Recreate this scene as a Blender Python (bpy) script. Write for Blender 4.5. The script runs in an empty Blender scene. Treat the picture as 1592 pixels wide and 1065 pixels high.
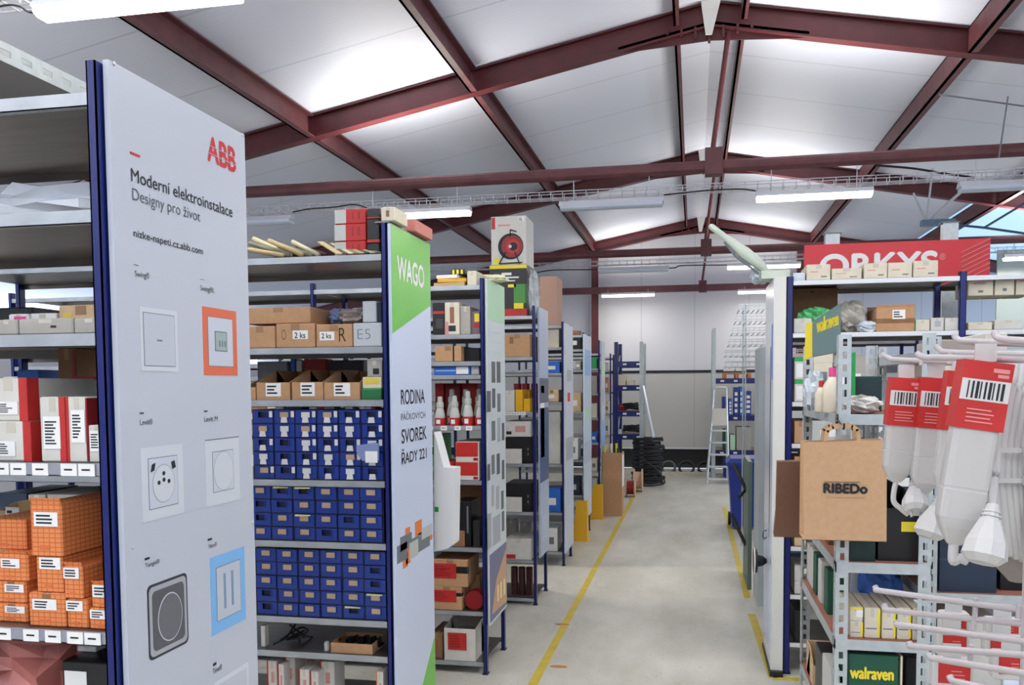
import bpy, math, random
from mathutils import Vector, Matrix
random.seed(7)
S = bpy.context.scene
COL = S.collection
# ---------------------------------------------------------------- camera maths (fitted to the photograph's perspective)
F, YAW, PIT, ROL, CY, CX = 1293.6, .190524, -.054474, -.006515, 669.78, 829.5
H = 1.6
_fw = Vector((-math.sin(YAW)*math.cos(PIT), math.cos(YAW)*math.cos(PIT), math.sin(PIT)))
_r = Vector((math.cos(YAW), math.sin(YAW), 0)); _u = _r.cross(_fw)
RV = _r*math.cos(ROL)+_u*math.sin(ROL); UV = -_r*math.sin(ROL)+_u*math.cos(ROL)
EYE = Vector((0, 0, H))
def ray(px, py): return _fw+RV*((px-CX)/F)-UV*((py-CY)/F)
def P3(px, py, Y):
    d = ray(px, py); return EYE+d*(Y/d.y)
def XZ(px, py, Y):
    p = P3(px, py, Y); return p.x, p.z
def YZ(px, py, X):
    d = ray(px, py); p = EYE+d*(X/d.x); return p.y, p.z
def zt(px, py, Y): return P3(px, py, Y).z
def xt(px, Y, py=600): return P3(px, py, Y).x
cam = bpy.data.cameras.new('camera'); co = bpy.data.objects.new('camera', cam); COL.objects.link(co)
m = Matrix((RV, UV, -_fw)).transposed().to_4x4(); m.translation = EYE; co.matrix_world = m
cam.sensor_width = 36; cam.sensor_fit = 'HORIZONTAL'; cam.lens = F/1592*36
cam.shift_x = (796-CX)/1592; cam.shift_y = (CY-532.5)/1592; cam.clip_start = .05
S.camera = co
# ---------------------------------------------------------------- materials
def lin(h):
    h = h.lstrip('#'); o = []
    for i in (0, 2, 4):
        c = int(h[i:i+2], 16)/255; o.append(c/12.92 if c <= .04045 else ((c+.055)/1.055)**2.4)
    return (*o, 1)
MT = {}
def mat(name, hexc, rough=.5, metal=0, noise=0, nscale=20, bump=0, emit=0, alpha=1, trans=0, stretch=(1, 1, 1), coat=0):
    if name in MT: return MT[name]
    M = bpy.data.materials.new(name); M.use_nodes = True; MT[name] = M
    N = M.node_tree.nodes; Lk = M.node_tree.links; b = N['Principled BSDF']
    c = lin(hexc); b.inputs['Base Color'].default_value = c
    b.inputs['Roughness'].default_value = rough; b.inputs['Metallic'].default_value = metal
    b.inputs['Coat Weight'].default_value = coat
    if emit:
        b.inputs['Emission Color'].default_value = c; b.inputs['Emission Strength'].default_value = emit
    b.inputs['Alpha'].default_value = alpha; b.inputs['Transmission Weight'].default_value = trans
    if noise or bump:
        tc = N.new('ShaderNodeTexCoord'); mp = N.new('ShaderNodeMapping'); mp.inputs['Scale'].default_value = stretch
        n = N.new('ShaderNodeTexNoise'); n.inputs['Scale'].default_value = nscale; n.inputs['Detail'].default_value = 4
        Lk.new(tc.outputs['Object'], mp.inputs[0]); Lk.new(mp.outputs[0], n.inputs['Vector'])
        if noise:
            r = N.new('ShaderNodeValToRGB'); r.color_ramp.elements[0].position = .3; r.color_ramp.elements[1].position = .7
            r.color_ramp.elements[0].color = (*[v*(1-noise) for v in c[:3]], 1)
            r.color_ramp.elements[1].color = (*[min(1, v*(1+noise)) for v in c[:3]], 1)
            Lk.new(n.outputs['Fac'], r.inputs[0]); Lk.new(r.outputs[0], b.inputs['Base Color'])
        if bump:
            bp = N.new('ShaderNodeBump'); bp.inputs['Strength'].default_value = bump; bp.inputs['Distance'].default_value = .01
            Lk.new(n.outputs['Fac'], bp.inputs['Height']); Lk.new(bp.outputs[0], b.inputs['Normal'])
    return M
blue = mat('blue_paint', '#0a1962', .35); bluelt = mat('blue_paint_light', '#1c3f9c', .4)
galv = mat('galvanised_sheet', '#a9adb0', .38, .55, .12, 14); galvd = mat('galvanised_angle', '#b9c0c0', .42, .35, .1, 30)
steelw = mat('shelf_lip_white', '#d9dcdf', .4, .1)
undr = mat('bare_sheet_steel', '#77716a', .3, .75, .15, 6, stretch=(1, 6, 1))
wpan = mat('white_board', '#c0c4cd', .38); wpan2 = mat('white_board_grey', '#c7ccd6', .4)
cream = mat('cream_board', '#d9d8cf', .5)
paper = mat('paper_white', '#e9e8e4', .6); ink = mat('ink_black', '#17181c', .6); greyink = mat('ink_grey', '#6f7478', .6)
thinink = mat('ink_soft', '#4d5056', .6)
red = mat('logo_red', '#c81c26', .45); redd = mat('deep_red', '#8a1218', .45); redb = mat('carton_red', '#b82420', .5, 0, .08, 30)
card = mat('cardboard', '#b98f68', .8, 0, .07, 40); cardd = mat('cardboard_dark', '#8a6446', .8, 0, .08, 40)
cardl = mat('cardboard_light', '#d3b48c', .8, 0, .06, 40); kraft = mat('kraft_paper', '#c19a73', .75, 0, .05, 60, .15)
kraftd = mat('kraft_paper_shaded', '#6b4a36', .8, 0, .06, 60, .1)  # kraft paper with shade put into the colour, for the bag behind
greyc = mat('grey_carton', '#a5a097', .7, 0, .05, 30); whitec = mat('white_carton', '#cdcac1', .6, 0, .04, 25)
creamc = mat('cream_carton', '#d6cdb6', .6, 0, .04, 25)
tape = mat('tape_brown', '#9a7350', .35)
bdraw = mat('drawer_blue', '#0f3288', .35); bdrawd = mat('drawer_carcass', '#0a1238', .45)
tan = mat('drawer_tag_tan', '#b59a7c', .7); tagw = mat('drawer_tag_white', '#d6d3cf', .6)
yel = mat('yellow_paint', '#e0a91c', .4); yeb = mat('bright_yellow', '#ecd62a', .5)
grn = mat('leaf_green', '#62b83d', .4); grnd = mat('bottle_green', '#12503a', .5); grnl = mat('pale_green', '#b5dcb4', .45)
grnv = mat('vivid_green', '#1fa04c', .5)
blk = mat('black_plastic', '#121214', .4); blkr = mat('black_rubber', '#1a1a1c', .6, 0, .3, 20)
wpl = mat('white_plastic', '#c4c1bc', .4); gpl = mat('pale_grey_plastic', '#b9bcb6', .45)
clear = mat('clear_film', '#dfe6e8', .15, alpha=.45, noise=.1, nscale=30, bump=.8)
bluepr = mat('product_blue', '#2767c4', .45); navy = mat('navy_plastic', '#1d2f42', .5); pink = mat('pink_plastic', '#e0478c', .5)
orange = mat('orange_print', '#e07a3c', .6); oran2 = mat('frame_orange', '#dc6a48', .5); skyb = mat('frame_sky_blue', '#7fb6e6', .4)
wire = mat('wire_white_pink', '#b8afae', .4); chrome = mat('chrome_wire', '#b6bcbc', .3, .7)
wood = mat('wood_board', '#a5744b', .7, 0, .2, 12, stretch=(1, 8, 8)); terra = mat('hardboard_reddish', '#a06a58', .7, 0, .1, 15)
alu = mat('aluminium', '#cfd3d6', .3, .5)
def box_grid(name, c1, c2, sc):   # printed grid on the orange cartons
    if name in MT: return MT[name]
    M = mat(name, c1, .65); N = M.node_tree.nodes; Lk = M.node_tree.links; b = N['Principled BSDF']
    tc = N.new('ShaderNodeTexCoord'); sp = N.new('ShaderNodeSeparateXYZ'); ad = N.new('ShaderNodeMath'); ad.operation = 'ADD'
    cb = N.new('ShaderNodeCombineXYZ'); br = N.new('ShaderNodeTexBrick'); br.offset = 0
    Lk.new(tc.outputs['Object'], sp.inputs[0]); Lk.new(sp.outputs[0], ad.inputs[0]); Lk.new(sp.outputs[1], ad.inputs[1])
    Lk.new(ad.outputs[0], cb.inputs[0]); Lk.new(sp.outputs[2], cb.inputs[1]); Lk.new(cb.outputs[0], br.inputs['Vector'])
    br.inputs['Scale'].default_value = 1; br.inputs['Brick Width'].default_value = sc*1.4; br.inputs['Row Height'].default_value = sc
    br.inputs['Mortar Size'].default_value = sc*.1; br.inputs['Color1'].default_value = lin(c1); br.inputs['Color2'].default_value = lin(c1)
    br.inputs['Mortar'].default_value = lin(c2); Lk.new(br.outputs['Color'], b.inputs['Base Color']); return M
obo = box_grid('orange_grid_carton', '#dd8349', '#b85d2b', .0095)
# ---------------------------------------------------------------- mesh builder
WO = {}
class MB:
    def __init__(s): s.v = []; s.f = []; s.m = []
    def quad(s, pts, mi=0):
        n = len(s.v); s.v += [tuple(p) for p in pts]; s.f.append(tuple(range(n, n+len(pts)))); s.m.append(mi); return s
    def hexa(s, b, t, mi=0):     # bottom 4, top 4 (ccw)
        n = len(s.v); s.v += [tuple(p) for p in b]+[tuple(p) for p in t]; k = len(b)
        s.f.append(tuple(range(n+k-1, n-1, -1))); s.f.append(tuple(range(n+k, n+2*k)))
        for i in range(k):
            j = (i+1) % k; s.f.append((n+i, n+j, n+k+j, n+k+i))
        s.m += [mi]*(k+2); return s
    def box(s, x0, x1, y0, y1, z0, z1, mi=0):
        if x1 < x0: x0, x1 = x1, x0
        if y1 < y0: y0, y1 = y1, y0
        if z1 < z0: z0, z1 = z1, z0
        return s.hexa([(x0, y0, z0), (x1, y0, z0), (x1, y1, z0), (x0, y1, z0)], [(x0, y0, z1), (x1, y0, z1), (x1, y1, z1), (x0, y1, z1)], mi)
    def bbox(s, x0, x1, y0, y1, z0, z1, mi=0, c=.002):   # box with chamfered vertical corners and eased top
        b = [(x0+c, y0), (x1-c, y0), (x1, y0+c), (x1, y1-c), (x1-c, y1), (x0+c, y1), (x0, y1-c), (x0, y0+c)]
        cx, cy = (x0+x1)/2, (y0+y1)/2; sx, sy = 1-2*c/(x1-x0), 1-2*c/(y1-y0)
        n = len(s.v)
        for z, k in ((z0, 0), (z0+c, 1), (z1-c, 1), (z1, 0)):
            for x, y in b: s.v.append((x, y, z) if k else (cx+(x-cx)*sx, cy+(y-cy)*sy, z))
        s.f.append(tuple(range(n+7, n-1, -1))); s.f.append(tuple(range(n+24, n+32)))
        for l in range(3):
            for i in range(8):
                j = (i+1) % 8; a = n+l*8; s.f.append((a+i, a+j, a+8+j, a+8+i))
        s.m += [mi]*26; return s
    def tube(s, pts, r, mi=0, k=8, close=False, cap=True):
        pts = [Vector(p) for p in pts]; rr = r if isinstance(r, (list, tuple)) else [r]*len(pts); n0 = len(s.v); L = len(pts)
        up = Vector((0, 0, 1))
        for i, p in enumerate(pts):
            a = pts[i-1] if (i or close) else p; b = pts[(i+1) % L] if (i < L-1 or close) else p
            t = (b-a).normalized(); q = up if abs(t.dot(up)) < .9 else Vector((1, 0, 0))
            e = t.cross(q).normalized(); g = e.cross(t)
            for j in range(k):
                w = 2*math.pi*j/k; s.v.append(tuple(p+e*math.cos(w)*rr[i]+g*math.sin(w)*rr[i]))
        for i in range(L if close else L-1):
            a = n0+i*k; b = n0+((i+1) % L)*k
            for j in range(k):
                jj = (j+1) % k; s.f.append((a+j, b+j, b+jj, a+jj)); s.m.append(mi)
        if cap and not close:
            s.f.append(tuple(range(n0+k-1, n0-1, -1))[::-1]); s.f.append(tuple(range(n0+(L-1)*k, n0+L*k))[::-1]); s.m += [mi]*2
        return s
    def lathe(s, c, prof, mi=0, k=16, axis='z'):
        pts = []; rr = []
        for h, r, *mm in prof:
            d = {'z': (0, 0, h), 'y': (0, h, 0), 'x': (h, 0, 0)}[axis]
            pts.append(Vector(c)+Vector(d)); rr.append(max(r, 1e-4))
        n0 = len(s.v)
        for p, r in zip(pts, rr):
            for j in range(k):
                w = 2*math.pi*j/k; a, b = math.cos(w)*r, math.sin(w)*r
                o = {'z': (a, b, 0), 'y': (b, 0, a), 'x': (0, a, b)}[axis]; s.v.append(tuple(p+Vector(o)))
        for i in range(len(pts)-1):
            mj = prof[i][2] if len(prof[i]) > 2 else mi
            for j in range(k):
                jj = (j+1) % k; a = n0+i*k; b = a+k; s.f.append((a+j, a+jj, b+jj, b+j)); s.m.append(mj)
        s.f.append(tuple(range(n0+k-1, n0-1, -1))); s.f.append(tuple(range(n0+(len(pts)-1)*k, n0+len(pts)*k))); s.m += [mi]*2
        return s
    def build(s, name, mats, parent=None, origin=None, smooth=False):
        if not isinstance(mats, (list, tuple)): mats = [mats]
        if origin is None:
            xs = [v[0] for v in s.v]; ys = [v[1] for v in s.v]; zs = [v[2] for v in s.v]
            origin = ((min(xs)+max(xs))/2, (min(ys)+max(ys))/2, min(zs))
        O = Vector(origin); me = bpy.data.meshes.new(name)
        me.from_pydata([tuple(Vector(v)-O) for v in s.v], [], s.f)
        for M in mats: me.materials.append(M)
        for i, p in enumerate(me.polygons): p.material_index = min(s.m[i], len(mats)-1); p.use_smooth = smooth
        me.update(); o = bpy.data.objects.new(name, me); COL.objects.link(o)
        if parent: o.parent = parent; o.location = O-WO[parent.name]
        else: o.location = O
        WO[o.name] = O; return o
LABELS = {}
def tag(o, label, cat, group=None):
    o['label'] = label; o['category'] = cat
    if group: o['group'] = group
    LABELS.setdefault(label, []).append(o.name); return o
def thing(name, label, cat, loc, group=None):
    o = bpy.data.objects.new(name, None); COL.objects.link(o); o.location = loc; o.empty_display_size = .1
    WO[o.name] = Vector(loc); return tag(o, label, cat, group)
def struct(o): o['kind'] = 'structure'; return o
def dup(o, loc, label=None, rot=None, scale=None):
    def rec(a, par):
        c = a.copy(); COL.objects.link(c)
        if par: c.parent = par
        for ch in [q for q in KIDS.get(a.name, [])]:
            d = rec(ch, c); KIDS.setdefault(c.name, []).append(d)
        return c
    KIDS.clear()
    for q in COL.objects:
        if q.parent: KIDS.setdefault(q.parent.name, []).append(q)
    c = rec(o, None); c.location = loc; WO[c.name] = Vector(loc)
    if rot is not None: c.rotation_euler = rot
    if scale is not None: c.scale = scale
    if label: c['label'] = label; LABELS.setdefault(label, []).append(c.name)
    return c
KIDS = {}
ORD = ['first', 'second', 'third', 'fourth', 'fifth', 'sixth', 'seventh', 'eighth', 'ninth', 'tenth', 'eleventh', 'twelfth', 'thirteenth', 'fourteenth']
# ---------------------------------------------------------------- lettering: fitted into a rectangle on a plane
def text(s, plane, at, u0, u1, z0, z1, M, parent, name='lettering', bold=0, skew=0, dz=0):
    cu = bpy.data.curves.new('t', 'FONT'); cu.body = s; cu.offset = min(bold, 0); cu.size = 1; cu.extrude = 0
    t = bpy.data.objects.new('t', cu); COL.objects.link(t); bpy.context.view_layer.update()
    me = bpy.data.meshes.new_from_object(t.evaluated_get(bpy.context.evaluated_depsgraph_get()))
    bpy.data.objects.remove(t); bpy.data.curves.remove(cu)
    if not me.vertices: return None
    xs = [v.co.x for v in me.vertices]; ys = [v.co.y for v in me.vertices]
    ax, bx, ay, by = min(xs), max(xs), min(ys), max(ys)
    O = {'X': Vector((at, (u0+u1)/2, z0)), 'Y': Vector(((u0+u1)/2, at, z0))}[plane]
    for v in me.vertices:
        a = (v.co.x-ax)/(bx-ax); b = (v.co.y-ay)/(by-ay); U = u0+a*(u1-u0)+b*skew; Z = z0+b*(z1-z0)+a*dz
        v.co = (Vector((at, U, Z)) if plane == 'X' else Vector((U, at, Z)))-O
    if bold > 0:      # heavier strokes: the outline repeated with small shifts
        e = bold*(z1-z0)*1.6; vs = [v.co.copy() for v in me.vertices]; fs = [tuple(p.vertices) for p in me.polygons]; V = []; Fc = []
        for i, (a, b) in enumerate(((0, 0), (1, 0), (-1, 0), (0, 1), (0, -1))):
            n = len(V); V += [(v+(Vector((i*1e-6, a*e, b*e)) if plane == 'X' else Vector((a*e, -i*1e-6, b*e)))) for v in vs]; Fc += [tuple(n+k for k in f) for f in fs]
        me = bpy.data.meshes.new(name); me.from_pydata([tuple(v) for v in V], [], Fc)
    me.materials.clear(); me.materials.append(M); me.name = name
    for p in me.polygons: p.material_index = 0
    o = bpy.data.objects.new(name, me); COL.objects.link(o); o.parent = parent; o.location = O-WO[parent.name]; WO[o.name] = O
    return o
# ================================================================ THE ROOM
def floor_mat():
    M = mat('floor_coating', '#b9b8ae', .3); N = M.node_tree.nodes; Lk = M.node_tree.links; b = N['Principled BSDF']
    tc = N.new('ShaderNodeTexCoord'); mp = N.new('ShaderNodeMapping'); mp.inputs['Scale'].default_value = (1, .45, 1)
    n = N.new('ShaderNodeTexNoise'); n.inputs['Scale'].default_value = 2.2; n.inputs['Detail'].default_value = 7; n.inputs['Roughness'].default_value = .65
    n2 = N.new('ShaderNodeTexNoise'); n2.inputs['Scale'].default_value = 38; n2.inputs['Detail'].default_value = 5
    Lk.new(tc.outputs['Object'], mp.inputs[0]); Lk.new(mp.outputs[0], n.inputs['Vector']); Lk.new(tc.outputs['Object'], n2.inputs['Vector'])
    r = N.new('ShaderNodeValToRGB'); r.color_ramp.elements[0].position = .33; r.color_ramp.elements[1].position = .68
    r.color_ramp.elements[0].color = lin('#b4b1a2'); r.color_ramp.elements[1].color = lin('#d4d1c5')
    Lk.new(n.outputs['Fac'], r.inputs[0]); Lk.new(r.outputs[0], b.inputs['Base Color'])
    r2 = N.new('ShaderNodeValToRGB'); r2.color_ramp.elements[0].color = (.16, .16, .16, 1); r2.color_ramp.elements[1].color = (.5, .5, .5, 1)
    Lk.new(n2.outputs['Fac'], r2.inputs[0]); Lk.new(r2.outputs[0], b.inputs['Roughness'])
    bp = N.new('ShaderNodeBump'); bp.inputs['Strength'].default_value = .25; bp.inputs['Distance'].default_value = .006
    Lk.new(n2.outputs['Fac'], bp.inputs['Height']); Lk.new(bp.outputs[0], b.inputs['Normal']); return M
def seam_mat(name, c, axis, period, rough=.45, depth=.93):
    M = mat(name, c, rough); N = M.node_tree.nodes; Lk = M.node_tree.links; b = N['Principled BSDF']
    tc = N.new('ShaderNodeTexCoord'); sp = N.new('ShaderNodeSeparateXYZ'); Lk.new(tc.outputs['Object'], sp.inputs[0])
    a = N.new('ShaderNodeMath'); a.operation = 'DIVIDE'; a.inputs[1].default_value = period; Lk.new(sp.outputs[axis], a.inputs[0])
    f = N.new('ShaderNodeMath'); f.operation = 'FRACT'; Lk.new(a.outputs[0], f.inputs[0])
    r = N.new('ShaderNodeValToRGB'); e = r.color_ramp.elements; e[0].position = 0; e[0].color = (.72, .72, .74, 1); e[1].position = .025; e[1].color = (1, 1, 1, 1)
    Lk.new(f.outputs[0], r.inputs[0])
    mx = N.new('ShaderNodeMix'); mx.data_type = 'RGBA'; mx.blend_type = 'MULTIPLY'; mx.inputs[0].default_value = 1
    mx.inputs[6].default_value = lin(c); Lk.new(r.outputs[0], mx.inputs[7]); Lk.new(mx.outputs[2], b.inputs['Base Color'])
    w = N.new('ShaderNodeTexWave'); w.bands_direction = 'XYZ'[axis]; w.inputs['Scale'].default_value = 6/period; w.inputs['Distortion'].default_value = .6
    Lk.new(tc.outputs['Object'], w.inputs['Vector'])
    bp = N.new('ShaderNodeBump'); bp.inputs['Strength'].default_value = .03; bp.inputs['Distance'].default_value = .01
    Lk.new(w.outputs['Fac'], bp.inputs['Height']); Lk.new(bp.outputs[0], b.inputs['Normal']); return M
rf = seam_mat('roof_panel', '#e6ebfa', 1, 1.0, .5); wl = seam_mat('wall_panel', '#d6d6dc', 0, 1.0, .5)
wlo = seam_mat('wall_panel_lower', '#bfbdb8', 0, 1.0, .5)
beam = mat('oxide_red_paint', '#5a2529', .45, 0, .18, 5); beamb = mat('oxide_red_brown', '#63373a', .5, 0, .2, 8)
RX, RZ, SL = .13, 4.66, .193
def zr(x): return RZ-SL*abs(x-RX)
YB = 16.1
struct(MB().box(-9, 7.2, -4, YB, -.05, 0).build('floor', floor_mat(), origin=(0, 0, 0)))
struct(MB().hexa([(-9, -4, zr(-9)), (RX, -4, RZ), (RX, YB, RZ), (-9, YB, zr(-9))], [(-9, -4, zr(-9)+.08), (RX, -4, RZ+.08), (RX, YB, RZ+.08), (-9, YB, zr(-9)+.08)]).build('ceiling', rf, origin=(0, 0, 0)))
XE = 3.62
struct(MB().hexa([(RX, -4, RZ), (XE, -4, zr(XE)), (XE, YB, zr(XE)), (RX, YB, RZ)], [(RX, -4, RZ+.08), (XE, -4, zr(XE)+.08), (XE, YB, zr(XE)+.08), (RX, YB, RZ+.08)]).build('ceiling_right', rf, origin=(0, 0, 0)))
struct(MB().hexa([(XE, -4, zr(XE)), (7.2, -4, zr(7.2)), (7.2, 11.4, zr(7.2)), (XE, 11.4, zr(XE))], [(XE, -4, zr(XE)+.08), (7.2, -4, zr(7.2)+.08), (7.2, 11.4, zr(7.2)+.08), (XE, 11.4, zr(XE)+.08)]).build('ceiling_eave', rf, origin=(0, 0, 0)))
sky = mat('skylight_sheet', '#a9cdf2', .3, emit=.95)
struct(MB().hexa([(XE, 11.4, zr(XE)), (7.2, 11.4, zr(7.2)), (7.2, YB, zr(7.2)), (XE, YB, zr(XE))], [(XE, 11.4, zr(XE)+.05), (7.2, 11.4, zr(7.2)+.05), (7.2, YB, zr(7.2)+.05), (XE, YB, zr(XE)+.05)]).build('window_1', sky, origin=(0, 0, 0)))
zg = 1.84
struct(MB().quad([(-9, YB, zg), (7.2, YB, zg), (7.2, YB, zr(7.2)), (RX, YB, RZ), (-9, YB, zr(-9))]).build('wall_back', wl, origin=(0, 0, 0)))
struct(MB().box(-9, 7.2, YB-.02, YB+.05, .38, zg).build('wall_back_lower', wlo, origin=(0, 0, 0)))
struct(MB().box(-9, 7.2, YB-.03, YB-.005, zg-.02, zg+.03).build('trim_1', blk))
struct(MB().box(-9, 7.2, YB+.05, YB+.1, 0, .4).build('baseboard_back', mat('dark_plinth', '#1d1c1b', .7), origin=(0, 0, 0)))
struct(MB().box(-9, 7.2, YB-.03, YB, .37, .4).build('trim_2', steelw))
struct(MB().box(7.1, 7.2, -4, YB, 0, 2.3).build('wall_right', wl, origin=(0, 0, 0)))
struct(MB().box(-9, -8.9, -4, YB, 0, 2.0).build('wall_left', wl, origin=(0, 0, 0)))
struct(MB().box(-9, 7.2, -4.1, -4, 0, 2.85).build('wall_front', wl, origin=(0, 0, 0)))
# --- frames
FY = [7.0, 11.3, 15.72]; nth = ['nearest', 'middle', 'far']
def ibeam(mb, p, q, d, w, tw=.012, tf=.014):   # p,q top points; depth d down, width w along y
    for (a, b, ww) in ((0, tf, w), (d-tf, d, w), (tf, d-tf, tw)):
        y0, y1 = p[1]-ww/2, p[1]+ww/2
        l = [(p[0], y0, p[2]-b), (q[0], y0, q[2]-b), (q[0], y1, q[2]-b), (p[0], y1, p[2]-b)]
        t = [(p[0], y0, p[2]-a), (q[0], y0, q[2]-a), (q[0], y1, q[2]-a), (p[0], y1, p[2]-a)]
        mb.hexa(l, t)
for Y, n in zip(FY, nth):
    t = thing('roof_frame', f'dark red steel roof truss frame with sloping rafters and horizontal tie, {n} of the three', 'roof beam', (RX, Y, 3.38))
    for sx, xe in ((-1, -8.9), (1, 7.0)):
        mb = MB(); ibeam(mb, (RX, Y, RZ-.005), (xe, Y, zr(xe)-.005), .2, .1)
        x1 = RX+sx*.75; mb.hexa([(RX, Y-.006, RZ-.3), (x1, Y-.006, zr(x1)-.2), (x1, Y+.006, zr(x1)-.2), (RX, Y+.006, RZ-.3)][::-sx], [(RX, Y-.006, RZ-.15), (x1, Y-.006, zr(x1)-.15), (x1, Y+.006, zr(x1)-.15), (RX, Y+.006, RZ-.15)][::-sx])
        mb.build('rafter', beam, t)
    mb = MB()
    for i in range(7): mb.box(RX-.36+i*.11, RX-.34+i*.11, Y-.045, Y+.045, RZ-.305+(.02*abs(i-3)), RZ-.2)
    mb.build('ridge_bracket', beam, t)
    mb = MB().tube([(-8, Y, 3.36), (6.4, Y, 3.36)], .052, k=12) if Y < 15 else MB().box(-8, 6.4, Y-.05, Y+.03, 3.31, 3.43)
    mb.build('tie_beam', beamb, t)
    mb = MB().tube([(RX+.13, Y, RZ-.25), (RX, Y, 3.4)], .022, k=10); mb.box(RX-.05, RX+.09, Y-.06, Y+.06, 3.29, 3.5); mb.build('hanger_rod', beam, t)
    mb = MB().hexa([(RX-.05, Y-.07, RZ-.28), (RX+.0, Y-.07, RZ-.28), (RX+.0, Y-.06, RZ-.28), (RX-.05, Y-.06, RZ-.28)], [(RX-.09, Y-.075, RZ), (RX+.07, Y-.075, RZ), (RX+.07, Y-.055, RZ), (RX-.09, Y-.055, RZ)]); mb.build('ridge_foil', paper, t)
for i, (x, w, nm) in enumerate(((-3.32, .075, 'far left of the ridge'), (-1.84, .07, 'left of the ridge'), (-.15, .045, 'just left of the ridge'), (.38, .045, 'just right of the ridge'), (2.06, .07, 'right of the ridge'), (XE+.05, .08, 'along the right eave'))):
    for (y0, y1, bn) in ((2.6, 6.94, 'in the nearest bay'), (7.06, 11.24, 'in the second bay'), (11.36, 15.66, 'in the far bay')):
        d = .19 if w > .05 else .12
        z = zr(x)-.012; mb = MB(); mb.box(x-w/2, x+w/2, y0, y1, z-.012, z); mb.box(x-w/2, x+w/2, y0, y1, z-d, z-d+.012); mb.box(x-w/2, x-w/2+.02, y0, y1, z-d, z)
        tag(mb.build('purlin', beamb), f'brownish red roof purlin {nm}, {bn}', 'roof beam')
for px, lb in ((926, 'dark red wall column left of the hanging lamps on the back wall'), (1242, 'dark red wall column on the back wall behind the white cabinet')):
    x = xt(px, YB-.1); t = MB(); t.box(x-.06, x+.06, 15.86, 15.87, 0, zr(x)-.22); t.box(x-.06, x+.06, 15.97, 15.98, 0, zr(x)-.22); t.box(x-.006, x+.006, 15.87, 15.97, 0, zr(x)-.22)
    tag(t.build('wall_column', beam), lb, 'column')
# --- lamps
lampm = mat('lamp_on', '#fff6e6', .5, emit=9); lampoff = mat('lamp_off', '#c9d3e0', .3); housing = mat('lamp_housing', '#c9cbd0', .4)
def lamp(x0, x1, Y, z, on, label, hang, k=1):
    t = thing('tube_light', label, 'ceiling light', ((x0+x1)/2, Y, z), 'linear hall lamps')
    mb = MB(); mb.hexa([(x0, Y-.055, z+.035), (x1, Y-.055, z+.035), (x1, Y+.055, z+.035), (x0, Y+.055, z+.035)], [(x0, Y-.03, z+.075), (x1, Y-.03, z+.075), (x1, Y+.03, z+.075), (x0, Y+.03, z+.075)]); mb.build('housing', housing, t)
    mb = MB()
    sec = [(-.055, .036), (-.05, .012), (-.028, 0), (.028, 0), (.05, .012), (.055, .036)]
    mb.hexa([(x0+.01, Y+a, z+b) for a, b in sec][::-1], [(x1-.01, Y+a, z+b) for a, b in sec][::-1])
    mb.build('diffuser', lampm if on else lampoff, t)
    for xx in (x0+.12, x1-.12): MB().tube([(xx, Y, z+.07), (xx, Y, hang)], .004, k=6).build('suspension_rod', housing, t)
    if on:
        L = bpy.data.lights.new('tube_and_fill_light', 'AREA'); L.shape = 'RECTANGLE'; L.size = x1-x0; L.size_y = .1; L.energy = LAMPW*k*(.25 if Y < 5 else 1); L.color = (1, .95, .88)
        lo = bpy.data.objects.new('tube_and_fill_light', L); COL.objects.link(lo); lo.parent = t; lo.location = (0, 0, -.01)
        L2 = L.copy(); L2.energy = LAMPW*UPK*k*(2 if Y < 5 else 1); l2 = bpy.data.objects.new('tube_and_fill_light', L2); COL.objects.link(l2); l2.parent = t; l2.location = (0, 0, .1 if Y < 5 else .42); l2.rotation_euler = (math.pi, 0, 0)  # added upward fill light without a fixture, brightens the roof above the lamp
LAMPW = 22; UPK = .9
ZL = 3.06
def row(Y, spec, z=ZL, hang=3.32):
    for (a, b, py, on, lb) in spec:
        x0 = P3(a, py, Y).x; x1 = P3(b, py, Y).x; lamp(x0, x1, Y, z, on, lb, hang, .5 if Y > 15 else 1)
row(2.98, [(62, 372, 15, 1, 'large lit lamp at the top left, nearest of all the hall lamps')], 3.07, 3.9)
for Y in (2.98, -1.2):  # unseen lamps added beyond the view as fill for roof and foreground
    for xx in ((-4.6, -.75, 1.2) if Y > 0 else (-4.6, -2.6, -.75, 1.2)):
        lamp(xx, xx+.93, Y, 3.07, 1, 'added unseen lamp continuing the overhead rows as fill light', 3.6)
row(7.0, [(-50, 30, 322, 1, 'lit lamp glimpsed at the far left through the shelving'), (310, 455, 335, 0, 'unlit lamp just right of the tall white panel with red logo'), (560, 732, 327, 1, 'lit lamp behind the top of the green and white panel'), (870, 1032, 312, 0, 'unlit lamp left of the ridge under the nearest tie beam'),
          (1175, 1357, 297, 1, 'lit lamp right of the ridge under the nearest tie beam'), (1490, 1680, 283, 0, 'unlit lamp at the right edge under the nearest tie beam')])
row(11.3, [(930, 1040, 415, 0, 'unlit small lamp hanging from the middle tie beam'), (1130, 1245, 413, 1, 'lit lamp behind the raised arm on the white cabinet'), (1560, 1660, 398, 1, 'lit lamp at the right edge beyond the red sign'), ], 3.1)
row(15.3, [(935, 1018, 453, 1, 'lit lamp on the dark rail of the back wall'), (1147, 1232, 450, 1, 'lit lamp on the back wall rail beside the white cabinet')], 3.2, 3.33)
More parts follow.
